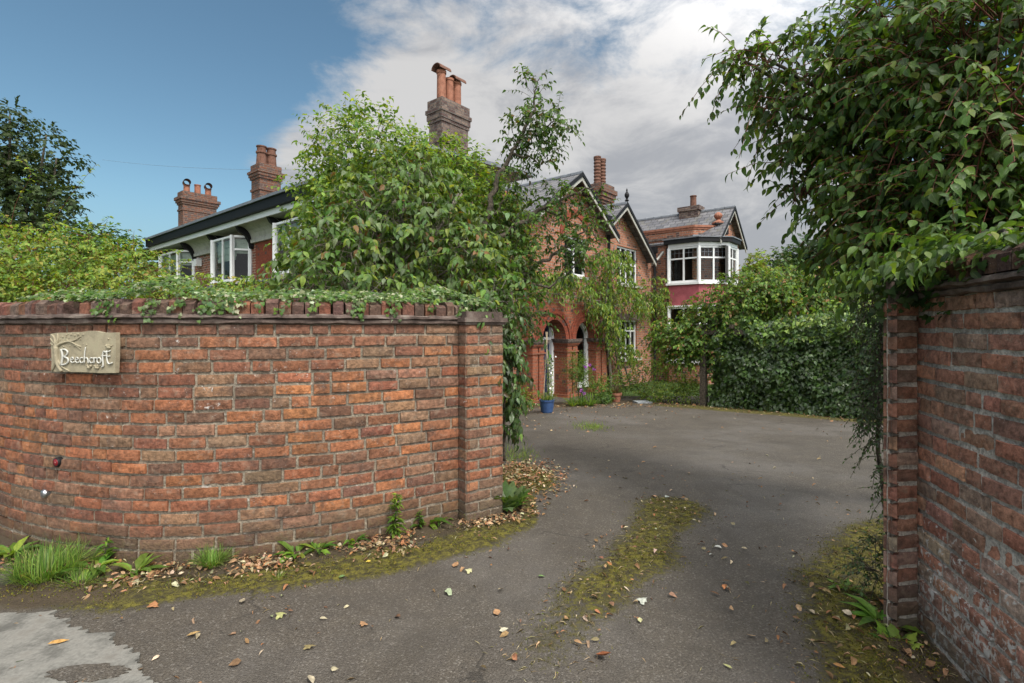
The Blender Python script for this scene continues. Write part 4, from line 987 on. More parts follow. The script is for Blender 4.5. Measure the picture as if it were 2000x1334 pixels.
    cp.build('parapet_coping', M['terracotta'], house)
    cs = MB(); cs.box(FW, -4.2, Q-.745, 0, .045, PT-.30, PT-.22); cs.box(FK, 0, lk, 0, .043, PT-.298, PT-.218); cs.build('string_course', M['cope'], house)
    FG = frame(FW(Q, 0, 0), U, Wd)
    g3 = MB(); g3.quad(FG(.6, 0, GB), FG(2.75, 0, GB), FG(2.75, 0, 4.72), FG(.6, 0, 4.72)); g3.poly([FG(.15, 0, 4.72), FG(2.75, 0, 4.72), FG(1.45, 0, 5.86)]); g3.quad(FG(2.75, 0, GB), FG(2.75, -6, GB), FG(2.75, -6, 4.72), FG(2.75, 0, 4.72)); g3.build('gable_wall', M['hb_red'], house)
    fin(FG, .15, 2.75, 4.72, 5.86, .24, -7.5)
    # kneeler and ball finial at the parapet end
    m = MB(); m.box(FK, lk-.25, lk+.2, -.25, .10, PT-.20, PT+.02); m.box(FK, lk-.3, lk+.28, -.3, .16, PT+.14, PT+.20); m.build('kneeler', M['black'], house)
    m = MB(); c = FK(lk-.1, -.08, PT+.20); m.lathe(c, [(.22, 0), (.22, .05), (.12, .1), (.06, .16), (.09, .19), (.14, .25), (.15, .31), (.12, .37), (.05, .42), (.01, .43)], 14); m.build('ball_finial', M['terracotta'], house)
    # bays of the wing
    plan = [(.5, .0), (.52, .5), (1.62, .5), (2.33, -.1), (2.52, -.95)]
    plan2 = [(.5, .45), (1.6, .45), (2.38, -.30), (2.38, -1.25)]
    bay(FW, plan2, 3.06, 4.32, [([.5], True), ([.5], True), ([.5], True)], 3.92, False, True)
    bay(FW, plan2, .27, 2.2, [([.5], True), ([.5], True), ([.5], True)], 1.6)
    def bayslab(name, z0, z1, o, mat):
        m = MB(); pl = [(.5-o, .0), (.5-o, .45+o), (1.6+o*.4, .45+o), (2.38+o, -.30+o*.4), (2.38+o, -1.25)]
        pl = [(s, d) for s, d in pl]+[(1.0, -1.25)]
        m.prism([FW(s, d, z0) for s, d in pl], [FW(s, d, z1) for s, d in pl]); return m.build(name, mat, house)
    bayslab('bay_panel', 2.26, 2.98, -.01, M['pink']); bayslab('bay_sill', 2.985, 3.055, .07, M['white']); bayslab('bay_sill', 2.2, 2.255, .05, M['white']); bayslab('bay_fascia', 4.325, 4.455, .01, M['white'])
    bayslab('bay_gutter', 4.46, 4.60, .13, M['black']); bayslab('bay_roof', 4.605, 4.64, .16, M['lead']); bayslab('bay_base', GB, .19, -.01, M['hb_red']); bayslab('bay_sill', .195, .265, .07, M['white'])
    m = MB(); m.box(FK, -.05, lk-.2, .01, .05, 4.64, 4.80); m.build('lead_flashing', M['lead'], house)
    # ---- chimneys
    cf = frame(C0, U, Wd)
    chimney(cf, 1.80, 2.72, -1.94, -1.46, 3.5, 7.20, M['hb_chim'], [(6.10, .03), (6.18, 0), (6.62, .025), (6.70, .045), (6.86, .07), (6.96, .03)], [(2.0, -1.70, .80, 'hood'), (2.27, -1.70, .70, 'plain'), (2.54, -1.70, .70, 'hood')])
    chimney(cf, 8.55, 9.25, -1.35, -.85, 4.2, 6.42, M['hb_chim2'], [(5.75, .04), (5.84, .08), (5.96, .12), (6.10, .16), (6.26, .08)], [(8.72, -1.1, 1.0, 'roll'), (9.06, -1.1, 1.0, 'roll')], potmat='pot_dark')
    # left pair, behind the eaves of the garden front
    chimney(cf, .67, 1.36, -9.52, -8.90, 4.6, 6.82, M['hb_chim2'], [(5.95, .03), (6.03, 0), (6.34, .04), (6.42, .07), (6.52, .10), (6.60, .02)], [(.86, -9.2, .66, 'taper'), (1.18, -9.2, .66, 'taper')], potmat='pot_dark')
    chimney(cf, .50, 1.75, -15.9, -15.35, 4.6, 6.98, M['hb_chim2'], [(6.20, .03), (6.28, 0), (6.46, .04), (6.54, .08), (6.64, .12), (6.76, .02)], [(.72, -15.62, .34, 'tube'), (1.12, -15.62, .42, 'plain'), (1.52, -15.62, .34, 'tube')])
    chimney(frame(FW(0, 0, 0), Wd, -U), .25, 1.0, -1.65, -1.15, 5.2, 6.12, M['hb_chim'], [(5.95, .05)], [(.72, -1.4, .46, 'plain')], potmat='pot_dark')
build_house()
def wire():
    m = MB(); a, b = at(200, 312, 24), FB(-8.66, -1.6, 6.75); pts = []
    for i in range(15): t = i/14; p = a.lerp(b, t); p.z -= .5*t*(1-t); pts.append(p)
    m.tube(pts, .0045, 5); tag(m.build('overhead_cable', M['wire']), 'thin dark overhead cable sagging across the blue sky to a chimney', 'cable')
wire()

# ------------------------------------------------------------------ vegetation
def stems(name, paths, mat, parent, r0=.0035, r1=.0012, n=4):
    VV, LV, off = [], [], 0; by = {}
    for p in paths: by.setdefault(len(p), []).append(p)
    for k, ps in by.items():
        A = np.array([[tuple(q) for q in p] for p in ps], float); T = np.gradient(A, axis=1); T = nrm(T); a = nrm(np.cross(T, np.array([.31, .47, .83]))); b = np.cross(T, a)
        r = np.linspace(r0, r1, k)[None, :, None]; ring = [A+(a*math.cos(6.2832*i/n)+b*math.sin(6.2832*i/n))*r for i in range(n)]
        V = np.stack(ring, 2).reshape(-1, 3); m = len(ps)
        base = (np.arange(m)*k*n)[:, None, None]+(np.arange(k-1)*n)[None, :, None]; i = np.arange(n)[None, None, :]; j = (np.arange(n)+1) % n
        q = np.stack([base+i, base+j[None, None, :], base+n+j[None, None, :], base+n+i], -1).reshape(-1, 4)+off
        VV.append(V); LV.append(q); off += len(V)
    V = np.concatenate(VV); Q = np.concatenate(LV).astype(np.int32); me = bpy.data.meshes.new(name)
    me.vertices.add(len(V)); me.vertices.foreach_set('co', V.astype(np.float32).ravel()); me.loops.add(Q.size); me.loops.foreach_set('vertex_index', Q.ravel())
    me.polygons.add(len(Q)); me.polygons.foreach_set('loop_start', np.arange(0, Q.size, 4, dtype=np.int32)); me.polygons.foreach_set('loop_total', np.full(len(Q), 4, np.int32)); me.update(calc_edges=True); me.shade_smooth()
    return link(name, me, mat, parent)
def curve(pts, n=6):
    P = [Vector(p) for p in pts]; P = [2*P[0]-P[1]]+P+[2*P[-1]-P[-2]]; out = []
    for i in range(1, len(P)-2):
        for k in range(n):
            t = k/n; a, b, c, d = P[i-1:i+3]; out.append(.5*((2*b)+(c-a)*t+(2*a-5*b+4*c-d)*t*t+(3*b-a-3*c+d)*t*t*t))
    return out+[P[-2]]
def limbs(name, specs, mat, parent, wob=.03):
    """specs: (list of points, r0, r1)"""
    m = MB()
    for pts, r0, r1 in specs:
        c = curve(pts); k = len(c)
        c = [p+Vector((nz(i*.7, p.x*2, p.z), nz(p.z, i*.7, 4), nz(3, p.y, i*.7)))*wob*(1 if 0 < i else 0) for i, p in enumerate(c)]
        m.tube(c, [r0+(r1-r0)*i/(k-1) for i in range(k)], 7)
    return m.build(name, mat, parent, True)
def to_lobes(base, lobes, k=3, bend=.25):
    out = []
    for l in lobes:
        c = at(l[0], l[1], l[2]); b = Vector(base); mid = b.lerp(c, .5)+Vector((random.uniform(-.1, .1), random.uniform(-.1, .1), bend*.4)); out.append((b, mid, c))
    return out

def tall_shrub():
    L = [(720, 318, 6.7, 118, 90, .8), (650, 420, 6.4, 62, 92, .6), (830, 375, 6.7, 115, 98, .8), (925, 430, 6.6, 82, 112, .7), (740, 470, 6.4, 150, 95, .6), (615, 500, 6.2, 40, 62, .4), (880, 520, 6.3, 95, 70, .5), (960, 540, 6.2, 50, 60, .4), (975, 435, 6.5, 46, 62, .45), (1005, 515, 6.3, 38, 52, .4)]
    w = thing('tall_shrub', 'tall domed leafy green shrub rising behind the wall and hiding the house corner', 'shrub', (-1.6, 6.5, 0))
    P, D, N, Ln, tw = sprays(L, 3500, .32, 9, .068, shell=.45, up=.45, droop=.25, leafdown=.45, jitter=.5)
    # upright leading shoots
    sh = []
    for px, py, h in ((668, 178, 55), (640, 300, 50), (806, 222, 40), (775, 245, 30), (925, 285, 35), (870, 255, 40), (600, 330, 25), (735, 215, 20), (690, 210, 25)):
        a = at(px, py+h+45, 6.6); b = at(px+random.uniform(-8, 8), py, 6.6); sh.append(curve([a, a.lerp(b, .5)+Vector((.02, 0, 0)), b], 4))
        n = int(h/4)+6; t = rng.uniform(.1, 1, n)[:, None]; p = np.array(a)*(1-t)+np.array(b)*t; an = rng.uniform(0, 6.28, n)
        d = np.stack([np.cos(an), np.sin(an), rng.uniform(-.1, .5, n)], 1); P = np.concatenate((P, p)); D = np.concatenate((D, d)); N = np.concatenate((N, np.tile([0, -.2, 1.], (n, 1)))); Ln = np.concatenate((Ln, rng.uniform(.05, .10, n)))
    leaf_mesh('foliage', P, D, N, Ln, .56, OVATE, G_MID*2+G_LITE*3+G_YEL[:2], M['leaf'], w)
    base = (-1.75, 6.4, 0)
    st = limbs('stem', [((base, (-1.75+dx*.5, 6.4, 1.2), m, c), .045, .012) for (b, m, c), dx in zip(to_lobes((-1.75, 6.4, 1.2), L), np.linspace(-.5, .5, len(L)))], M['bark'], w); stems('twig', tw[:700]+sh, M['bark'], st)
def front_shrub():
    L = [(760, 405, 5.5, 100, 50, .4), (680, 470, 5.2, 90, 50, .4), (840, 455, 5.4, 110, 62, .4), (620, 555, 4.9, 60, 40, .3), (720, 560, 4.9, 120, 36, .3), (900, 520, 5.3, 70, 60, .35), (870, 580, 5.0, 90, 28, .3), (960, 580, 5.0, 50, 40, .3), (800, 340, 5.7, 60, 40, .35)]
    w = thing('leafy_shrub', 'broad leaved shrub with drooping grey green sprays behind the wall coping', 'shrub', (-1.4, 5.2, 0))
    P, D, N, Ln, tw = sprays(L, 800, .42, 10, .085, shell=.38, up=.25, droop=.5, leafdown=.6, jitter=.55, outn=.6, zmin=1.66)
    leaf_mesh('foliage', P, D, N, Ln, .52, FINE, G_GREY*2+G_MID*3+G_LITE+G_RED[:1]+G_YEL[:1], M['leaf_big'], w)
    base = at(715, 610, 5.3); sp = []
    for l in L:
        c = at(l[0], l[1], l[2]); b = base+Vector((random.uniform(-.12, .25), random.uniform(-.1, .1), -.1)); sp.append(((Vector((b.x, b.y, 0)), b, b.lerp(c, .5)+Vector((0, 0, .08)), c), .028, .008))
    for x in (690, 735, 760, 820, 850): b = at(x, 600, 5.4); sp.append(((Vector((b.x, b.y, 0)), b, at(x+random.uniform(-10, 40), 470, 5.5), at(x+random.uniform(-40, 80), 380, 5.6)), .03, .01))
    st = limbs('stem', sp, M['bark_g'], w); stems('twig', tw, M['bark_g'], st)
def crab_apple():
    w = thing('apple_tree', 'twisted old fruit tree reaching crooked limbs past the red brick gable', 'tree', (-.2, 5.9, 0))
    Y = 5.9
    A = lambda x, y, d=0: at(x, y, Y+d)
    sp = [((Vector((-.25, 5.9, 0)), A(960, 600), A(945, 500), A(958, 400), A(985, 320), A(1015, 270), A(1040, 215), A(1045, 160)), .055, .008), ((A(950, 480), A(1010, 440), A(1060, 405), A(1110, 385), A(1160, 365)), .035, .008), ((A(955, 560), A(1010, 540), A(1070, 505, .1), A(1120, 470, .1), A(1165, 430, .1)), .035, .007),
          ((A(1015, 270), A(1050, 265), A(1085, 235)), .018, .006), ((A(1000, 300), A(1040, 310), A(1070, 320)), .015, .005), ((A(1060, 405), A(1100, 430, .1), A(1150, 450, .1), A(1175, 470, .1)), .018, .005), ((A(1010, 540), A(1060, 560, -.1), A(1100, 540, -.1), A(1140, 500, -.1)), .02, .005), ((A(950, 430), A(980, 400), A(1000, 345)), .014, .005), ((A(960, 600), A(1000, 610, -.2), A(1040, 600, -.3)), .02, .006)]
    st = limbs('trunk', sp, M['bark'], w, .05)
    L = [(1045, 245, 5.9, 48, 42, .3, 55), (1080, 240, 5.9, 26, 40, .25, 28), (1038, 175, 5.9, 30, 24, .2, 20), (1060, 300, 5.9, 34, 26, .22, 24), (1000, 270, 5.9, 22, 28, .2, 14), (1000, 340, 5.9, 24, 22, .2, 9), (1095, 386, 5.9, 62, 26, .3, 40), (1150, 415, 6, 42, 40, .3, 26), (1060, 450, 5.9, 70, 32, .35, 24), (1000, 430, 5.9, 50, 56, .35, 40), (1000, 520, 5.8, 60, 46, .35, 55), (1122, 484, 5.8, 34, 40, .3, 46), (1075, 520, 6, 60, 24, .3, 9), (1150, 490, 6, 32, 34, .3, 8), (1010, 600, 5.4, 52, 34, .25, 60), (970, 640, 5.2, 30, 40, .2, 26), (1030, 632, 5.3, 30, 18, .2, 10)]
    P, D, N, Ln, tw = sprays(L, 620, .22, 8, .062, shell=.5, up=.2, droop=.35, leafdown=.5, jitter=.7)
    leaf_mesh('foliage', P, D, N, Ln, .5, OVATE, G_DARK*3+G_MID*2+[(.07, .10, .02), (.12, .08, .025)], M['leaf'], w); stems('twig', tw, M['bark'], st, .003)
def bramble():
    w = thing('bramble_bush', 'sprawling light green bramble thicket topping the left end of the wall', 'bush', (-4.6, 5.9, 0))
    L = [(40, 520, 5.9, 110, 66, .8), (160, 515, 6.2, 110, 62, .8), (255, 540, 6.2, 85, 48, .6), (10, 560, 5.6, 120, 40, .5), (150, 570, 5.5, 150, 26, .5), (320, 568, 5.8, 70, 24, .4), (430, 572, 5.3, 60, 16, .3), (500, 570, 5.2, 40, 16, .3), (-60, 480, 6, 80, 60, .7)]
    P, D, N, Ln, tw = sprays(L, 1900, .28, 9, .046, shell=.4, up=.5, droop=.5, leafdown=.4, jitter=.6)
    wh = []
    for pts in (((90, 560), (100, 450), (140, 380), (188, 320)), ((130, 570), (150, 500), (180, 455), (212, 425)), ((175, 560), (180, 490), (210, 430)), ((10, 500), (30, 400), (60, 340), (28, 300)), ((230, 560), (300, 500), (350, 490)), ((60, 520), (90, 430), (100, 420)), ((280, 540), (330, 515), (372, 508)), ((210, 540), (255, 490), (262, 450))):
        c = curve([at(x, y, 6) for x, y in pts], 5); wh.append(c); q = np.array(c); n = 26; i = rng.integers(len(q)//3, len(q), n); an = rng.uniform(0, 6.28, n)
        P = np.concatenate((P, q[i]+rng.normal(0, .012, (n, 3)))); D = np.concatenate((D, np.stack([np.cos(an), np.sin(an), rng.uniform(-.5, .2, n)], 1))); N = np.concatenate((N, np.tile([0, -.4, 1.], (n, 1)))); Ln = np.concatenate((Ln, rng.uniform(.03, .06, n)))
    leaf_mesh('foliage', P, D, N, Ln, .6, OVATE, G_LITE*3+G_YEL*2+G_MID+[(.25, .17, .04)], M['leaf'], w)
    st = limbs('stem', [((Vector((at(l[0], 600, l[2]).x, l[2], 0)), at(l[0]+10, 600, l[2]), at(l[0], l[1], l[2])), .016, .006) for l in L for _ in (0, 1)], M['bark'], w); stems('twig', tw[:500]+wh, M['twig_red'], st)
tall_shrub(); front_shrub(); crab_apple(); bramble()

def wall_top_ivy():
    w = thing('ivy', 'pale edged trailing ivy spilling over the coping of the garden wall', 'ivy', (-1.5, 3.5, 1.6))
    P, D, N = [], [], []; vines = []
    sA, sB = on_left_wall(20), LW.L
    for _ in range(3600):
        s = random.uniform(sA, sB); dens = .30+.65*sm(-.25, .3, nz(s*1.4, 2, 0)+(.25 if s > on_left_wall(130) else -.25))
        if random.random() > dens: continue
        p, n = LW(s); d = random.uniform(-.32, .005); z = 1.655+.035*random.random()+.06*max(0, nz(s*2, 9))*2+max(0, -d)*.22
        P.append((p.x+n.x*d, p.y+n.y*d, z)); D.append((n.x*random.uniform(.1, 1)+random.uniform(-.8, .8), n.y*random.uniform(.1, 1)+random.uniform(-.3, .3), random.uniform(-.7, .2))); N.append((n.x*.5+random.gauss(0, .3), n.y*.5, 1))
    for px in (190, 215, 285, 300, 345, 395, 405, 415, 425, 450, 470, 500, 560, 620, 690, 700, 760, 850, 905, 920):
        s = on_left_wall(px+random.uniform(-12, 12)); L = random.uniform(.05, .15); k = int(L/.011); last = None; path = []
        for j in range(k):
            p, n = LW(s+.03*math.sin(j*.8)); q = (p.x+n.x*.03, p.y+n.y*.03, 1.66-L*j/k); path.append(Vector(q))
            for _ in range(2): P.append(tuple(np.array(q)+rng.normal(0, .016, 3)*np.array([1, .4, 1]))); D.append((random.uniform(-.8, .8), random.uniform(-.5, 0), -.8)); N.append((n.x+random.gauss(0, .3), n.y, .45))
        if k > 3: vines.append(path)
    n = len(P)
    c = pick(G_MID*2+G_GREY*2+[(.34, .38, .22), (.40, .42, .28), (.24, .30, .15), (.12, .19, .06)], n)
    leaf_mesh('foliage', P, D, N, rng.uniform(.018, .04, n), 1.0, IVY, None, M['leaf'], w, cols=c); stems('vine', vines, M['bark'], w, .003)
wall_top_ivy()
def facing_leaves(pts, n_dir, spread=.5):
    n = len(pts); D = np.stack([rng.uniform(-.7, .7, n), rng.uniform(-.4, .1, n), rng.uniform(-1, -.35, n)], 1); N = np.tile(np.array(n_dir, float), (n, 1))+rng.normal(0, spread, (n, 3)); return D, N
def pillar_ivy():
    w = thing('ivy', 'dark glossy shrubby ivy clothing the gate end of the garden wall', 'ivy', (.0, 4.4, 0))
    L = [(985, 690, 4.35, 20, 60, .12), (992, 740, 4.4, 22, 60, .14), (994, 800, 4.5, 20, 40, .13), (985, 640, 4.3, 22, 34, .14), (960, 612, 4.15, 26, 18, .12), (975, 840, 4.4, 14, 20, .1)]
    P, D, N, Ln, tw = sprays(L, 150, .17, 7, .07, shell=.5, up=.0, droop=.6, leafdown=.8, jitter=.5)
    leaf_mesh('foliage', P, D, N, Ln, .48, OVATE, G_DARK*3+G_MID+[(.09, .06, .02)], M['leaf_gloss'], w); st = stems('twig', tw, M['bark'], w, .003)
    limbs('vine', [((at(960, 955, 4.12), at(955, 900, 4.12), at(958, 830, 4.14), at(955, 780, 4.14)), .005, .003), ((at(985, 900, 4.4), at(985, 800, 4.4), at(980, 650, 4.35)), .012, .006)], M['bark'], w, .01)
    n = 60; z = rng.uniform(.12, .95, n); pts = np.array([tuple(at(957+4*math.sin(a*9), 0, 4.12)) for a in z]); pts[:, 2] = z; D, N = facing_leaves(pts, (0, -1, .3)); leaf_mesh('shoot_leaves', pts, D, N, rng.uniform(.015, .03, n), 1, IVY, G_MID+G_LITE, M['leaf'], w)
pillar_ivy()

def Yof(px, d=.25):
    k = (px-1000)/1000; O = C0+Wd*d; s = (O.y*k-O.x)/(U.x-U.y*k); return O.y+U.y*s
def creeper():
    w = thing('climbing_creeper', 'rampant light green creeper draped across the porch front and second gable', 'climber', (2.6, 16.2, GB))
    L = [(1060, 548, 24, 14), (1100, 548, 34, 18), (1140, 560, 24, 22), (1172, 510, 20, 26), (1185, 560, 26, 34), (1205, 510, 22, 26), (1225, 575, 26, 24), (1268, 568, 26, 30), (1290, 592, 12, 20), (1180, 625, 16, 44), (1200, 655, 16, 36), (1215, 690, 16, 18), (1160, 600, 18, 14), (1245, 600, 24, 14)]
    L = [(a, b, Yof(a, .28), c, d, .22, (c*d)**.5) for a, b, c, d in L]
    P, D, N, Ln, tw = sprays(L, 800, .36, 8, .125, shell=.6, up=.15, droop=.75, leafdown=.9, jitter=.6, outn=.4)
    P = P+np.array([Wd.x, Wd.y, 0])*.12
    leaf_mesh('foliage', P, D, N, Ln, .36, OVATE_N, G_LITE*3+G_MID*2+G_YEL+[(.20, .26, .10)], M['leaf'], w)
    A = lambda x, y, d=.15: at(x, y, Yof(x, d))
    st = limbs('stem', [((A(1195, 795), A(1190, 700), A(1180, 600), A(1200, 480)), .06, .02), ((A(1225, 780), A(1208, 720), A(1196, 640), A(1185, 560)), .05, .02), ((A(1185, 590), A(1140, 585), A(1090, 575), A(1050, 573)), .03, .012), ((A(1190, 600), A(1230, 590), A(1280, 580)), .03, .012), ((A(1235, 760), A(1215, 705), A(1200, 690)), .035, .015)], M['bark_g'], w)
    stems('twig', tw[:600], M['bark_g'], st, .006)
creeper()
def pergola():
    w = thing('pergola', 'dark timber pergola post and beams buried under climbing foliage', 'pergola', (4.8, 12.4, GB+.15))
    F = frame((4.62, 12.35), (HEDGE_B-HEDGE_A).normalized(), (-.7, -.7)); m = MB(); m.box(F, -.07, .07, -.07, .07, GB, 1.30); m.build('post', M['bark'], w)
    m = MB(); m.box(F, -.15, 1.0, -.05, .05, 1.305, 1.42); m.build('beam', M['bark'], w)
    for k in range(2): m = MB(); m.box(F, -.1+k*.8, -.02+k*.8, -.8, .15, 1.453, 1.54); m.build('rafter', M['bark'], w)
    w = thing('climbing_plant', 'mounded bright green climber arching over the pergola beside the clipped ivy', 'climber', (5.2, 12.0, GB+.15))
    L = [(1335, 654, 12.9, 52, 32, .7), (1400, 614, 12.6, 62, 40, .8), (1470, 572, 12.2, 75, 44, .8), (1545, 560, 12.2, 80, 34, .8), (1620, 568, 11.8, 66, 32, .8), (1675, 586, 11.2, 44, 30, .6), (1425, 626, 12.7, 70, 34, .5), (1345, 672, 12.7, 40, 34, .5), (1300, 660, 13.2, 28, 26, .5), (1490, 598, 12.7, 80, 34, .5), (1390, 690, 12.5, 30, 20, .4), (1580, 588, 11.6, 80, 26, .5), (1560, 600, 10.75, 60, 14, .2, 20), (1452, 608, 11.75, 46, 16, .2, 18), (1645, 606, 10.1, 44, 14, .2, 16), (1330, 690, 12.6, 30, 24, .35, 20)]
    P, D, N, Ln, tw = sprays(L, 3600, .34, 8, .095, shell=.40, up=.5, droop=.5, leafdown=.6, jitter=.6)
    up = []
    for px in (1385, 1470, 1530, 1400, 1590, 1640, 1440, 1500): 
        b = at(px, 610, 12); c = curve([b, b+Vector((random.uniform(-.1, .1), 0, .35)), b+Vector((random.uniform(-.25, .25), 0, random.uniform(.5, .8)))], 5); up.append(c); q = np.array(c); n = 20; i = rng.integers(0, len(q), n); an = rng.uniform(0, 6.28, n)
        P = np.concatenate((P, q[i])); D = np.concatenate((D, np.stack([np.cos(an), np.sin(an), rng.uniform(-.4, .2, n)], 1))); N = np.concatenate((N, np.tile([0, -.4, 1.], (n, 1)))); Ln = np.concatenate((Ln, rng.uniform(.06, .1, n)))
    pal = G_MID*4+G_LITE*2+G_DARK+[(.22, .13, .05), (.15, .12, .03), (.20, .10, .04)]
    leaf_mesh('foliage', P, D, N, Ln, .6, DIAM, pal, M['leaf'], w)
    st = limbs('stem', [((Vector((4.72, 12.4, GB)), Vector((4.75, 12.5, .5)), Vector((4.7, 12.3, 1.5)), at(l[0], l[1], l[2])), .03, .01) for l in L[:7]], M['bark'], w); stems('twig', tw[:900]+up, M['bark'], st, .005)
pergola()
def hedge():
    w = thing('ivy_hedge', 'clipped wall of dark glossy ivy beyond the driveway', 'hedge', (6, 10.6, -.33))
    t = (HEDGE_B-HEDGE_A); L = t.length+1.0; t.normalize(); n = Vector((t.y, -t.x)); T3, N3 = np.array([t.x, t.y, 0]), np.array([n.x, n.y, 0])
    m = 13500; s = rng.uniform(-.1, L, m); top = 1.74+.22*np.array([nz(a*1.1, 4)+.5*nz(a*3.1, 8) for a in s])-.5*np.clip((.5-s)/.6, 0, 1)**2; z = rng.uniform(0, 1, m)*(top+.35)-.35+0; dep = np.array([.22*nz(a*1.3, b*1.3, 2)+.13*nz(a*3.4, b*3.4, 7) for a, b in zip(s, z)])-rng.random(m)**2*.32
    dep -= .35*np.clip((z-(top-.35))/.35, 0, 1)**2; dep += .10*np.clip(-z/.3, 0, 1); dep -= .35*np.clip((.12-s)/.2, 0, 1)
    P = np.array([HEDGE_A.x, HEDGE_A.y, 0])+s[:, None]*T3+dep[:, None]*N3+z[:, None]*np.array([0, 0, 1.]); P[:, 2] = np.maximum(P[:, 2], -.36)
    D = T3*rng.uniform(-.8, .8, (m, 1))+N3*rng.uniform(0, .7, (m, 1))+np.array([0, 0, -1])*rng.uniform(.2, 1, (m, 1)); N = N3*.75+np.array([0, 0, .75])+rng.normal(0, .38, (m, 3))
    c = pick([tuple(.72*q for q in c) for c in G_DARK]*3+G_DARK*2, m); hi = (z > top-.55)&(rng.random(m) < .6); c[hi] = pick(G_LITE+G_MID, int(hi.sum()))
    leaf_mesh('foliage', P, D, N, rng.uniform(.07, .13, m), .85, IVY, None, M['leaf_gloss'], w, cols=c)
    # side towards the pergola
    m2 = 1800; q = rng.uniform(0, .9, m2); z = rng.uniform(-.35, 1.7, m2); P = np.array([HEDGE_A.x, HEDGE_A.y, 0])-q[:, None]*N3+rng.uniform(-.05, .25, (m2, 1))*T3+z[:, None]*np.array([0, 0, 1.])
    leaf_mesh('side_foliage', P, -T3+rng.normal(0, .5, (m2, 3))-np.array([0, 0, .6]), -T3+rng.normal(0, .4, (m2, 3)), rng.uniform(.07, .12, m2), .85, IVY, G_DARK*2+G_MID, M['leaf_gloss'], w)
    F = frame(HEDGE_A, t, n); b = MB(); b.box(F, .25, L-.1, -.75, -.36, -.35, 1.5); b.build('woody_core', M['bark'], w)
hedge()

def dogwood():
    w = thing('dogwood_tree', 'large dark leaved dogwood with red twigs leaning over the right wall', 'tree', (3.6, 3.9, 0))
    L = [(1940, 90, 3.0, 150, 120, .45, 120), (1810, 150, 3.5, 150, 120, .5, 120), (1690, 170, 4.0, 110, 90, .5, 85), (1590, 140, 4.3, 76, 56, .4, 42), (1505, 115, 4.5, 52, 32, .3, 20), (1440, 110, 4.6, 22, 16, .15, 5), (1700, 310, 3.9, 100, 80, .5, 80), (1630, 250, 4.1, 60, 60, .4, 40), (1735, 420, 3.6, 85, 66, .4, 70), (1850, 340, 3.2, 140, 110, .45, 120), (1970, 290, 2.8, 120, 150, .4, 90), (1850, 15, 3.5, 170, 60, .5, 80), (1570, 372, 4.2, 36, 12, .15, 7), (1728, 480, 3.6, 40, 40, .3, 34), (1765, 525, 3.2, 34, 30, .25, 26), (1680, 400, 3.9, 34, 30, .25, 18), (1860, 450, 3.1, 130, 46, .35, 70), (1970, 440, 2.8, 80, 50, .3, 45), (1730, 50, 3.9, 80, 50, .4, 40), (1500, 200, 4.4, 30, 20, .2, 8), (1560, 300, 4.2, 30, 24, .2, 9), (1800, 505, 3.0, 60, 30, .25, 34), (1880, 500, 2.75, 70, 26, .22, 34), (1970, 480, 2.6, 60, 30, .22, 26), (1775, 550, 2.75, 24, 20, .12, 18), (1850, 520, 2.3, 50, 20, .10, 24), (1920, 508, 2.1, 50, 20, .10, 22), (1985, 496, 1.95, 40, 20, .10, 18), (1800, 540, 2.45, 36, 20, .10, 20)]
    P, D, N, Ln, tw = sprays(L, 2000, .38, 10, .084, shell=.42, up=.10, droop=.4, leafdown=.5, jitter=.55, outn=.6, upn=1.0)
    r = np.hypot(P[:, 0], P[:, 1]); k = (r > 2.0) & (P[:, 2] > 1.695) | ((P[:, 2] > 1.45) & (P[:, 0] < 2.15) & (P[:, 1] > 2.9))
    P, D, N, Ln = P[k], D[k], N[k], Ln[k]; Ln = Ln*np.clip(np.hypot(P[:, 0], P[:, 1])/4.2, .62, 1)
    leaf_mesh('crown', P, D, N, Ln, .54, FINE, G_DARK*2+G_MID*3+[(.16, .21, .03)], M['leaf_big'], w)
    tr = Vector((3.6, 3.9, 0)); sp = [((tr+Vector((random.uniform(-.2, .2), random.uniform(-.2, .2), 0)), tr+Vector((-.1, -.1, 1.2)), tr.lerp(at(l[0], l[1], l[2]), .55)+Vector((0, 0, 1.0)), at(l[0], l[1], l[2])), .05, .012) for l in L]
    st = limbs('trunk', sp, M['bark'], w); stems('twig', [t for t in tw if min(q[2] for q in t) > 1.74 and (np.hypot(t[0][0], t[0][1]) > 2.75)], M['twig_red'], st, .0045, .0018, 5)
dogwood()
def cotoneaster():
    w = thing('hanging_shrub', 'dark small leaved evergreen shrub hanging beside the right gate pillar', 'shrub', (2.2, 2.95, 0))
    L = [(1722, 610, 2.78, 16, 40, .10), (1716, 680, 2.8, 18, 50, .10), (1712, 760, 2.85, 20, 50, .10), (1716, 840, 2.85, 16, 50, .09), (1724, 920, 2.85, 10, 46, .08), (1728, 970, 2.85, 6, 24, .05), (1700, 800, 2.95, 14, 40, .1), (1708, 600, 2.9, 24, 34, .1), (1700, 1110, 2.75, 26, 24, .12), (1722, 1080, 2.75, 12, 40, .08)]
    P, D, N, Ln, tw = sprays(L, 330, .15, 10, .026, shell=.6, up=-.2, droop=.5, leafdown=.4, jitter=.8)
    leaf_mesh('foliage', P, D, N, Ln, .5, DIAM, G_DARK*3+[(.02, .04, .018), (.05, .09, .02)], M['leaf_gloss'], w); st = limbs('stem', [((Vector((2.2, 2.95, 0)), at(1722, 900, 2.9), at(1718, 740, 2.85), at(1720, 610, 2.8)), .014, .006)], M['bark'], w); stems('twig', tw, M['bark'], st, .002)
cotoneaster()

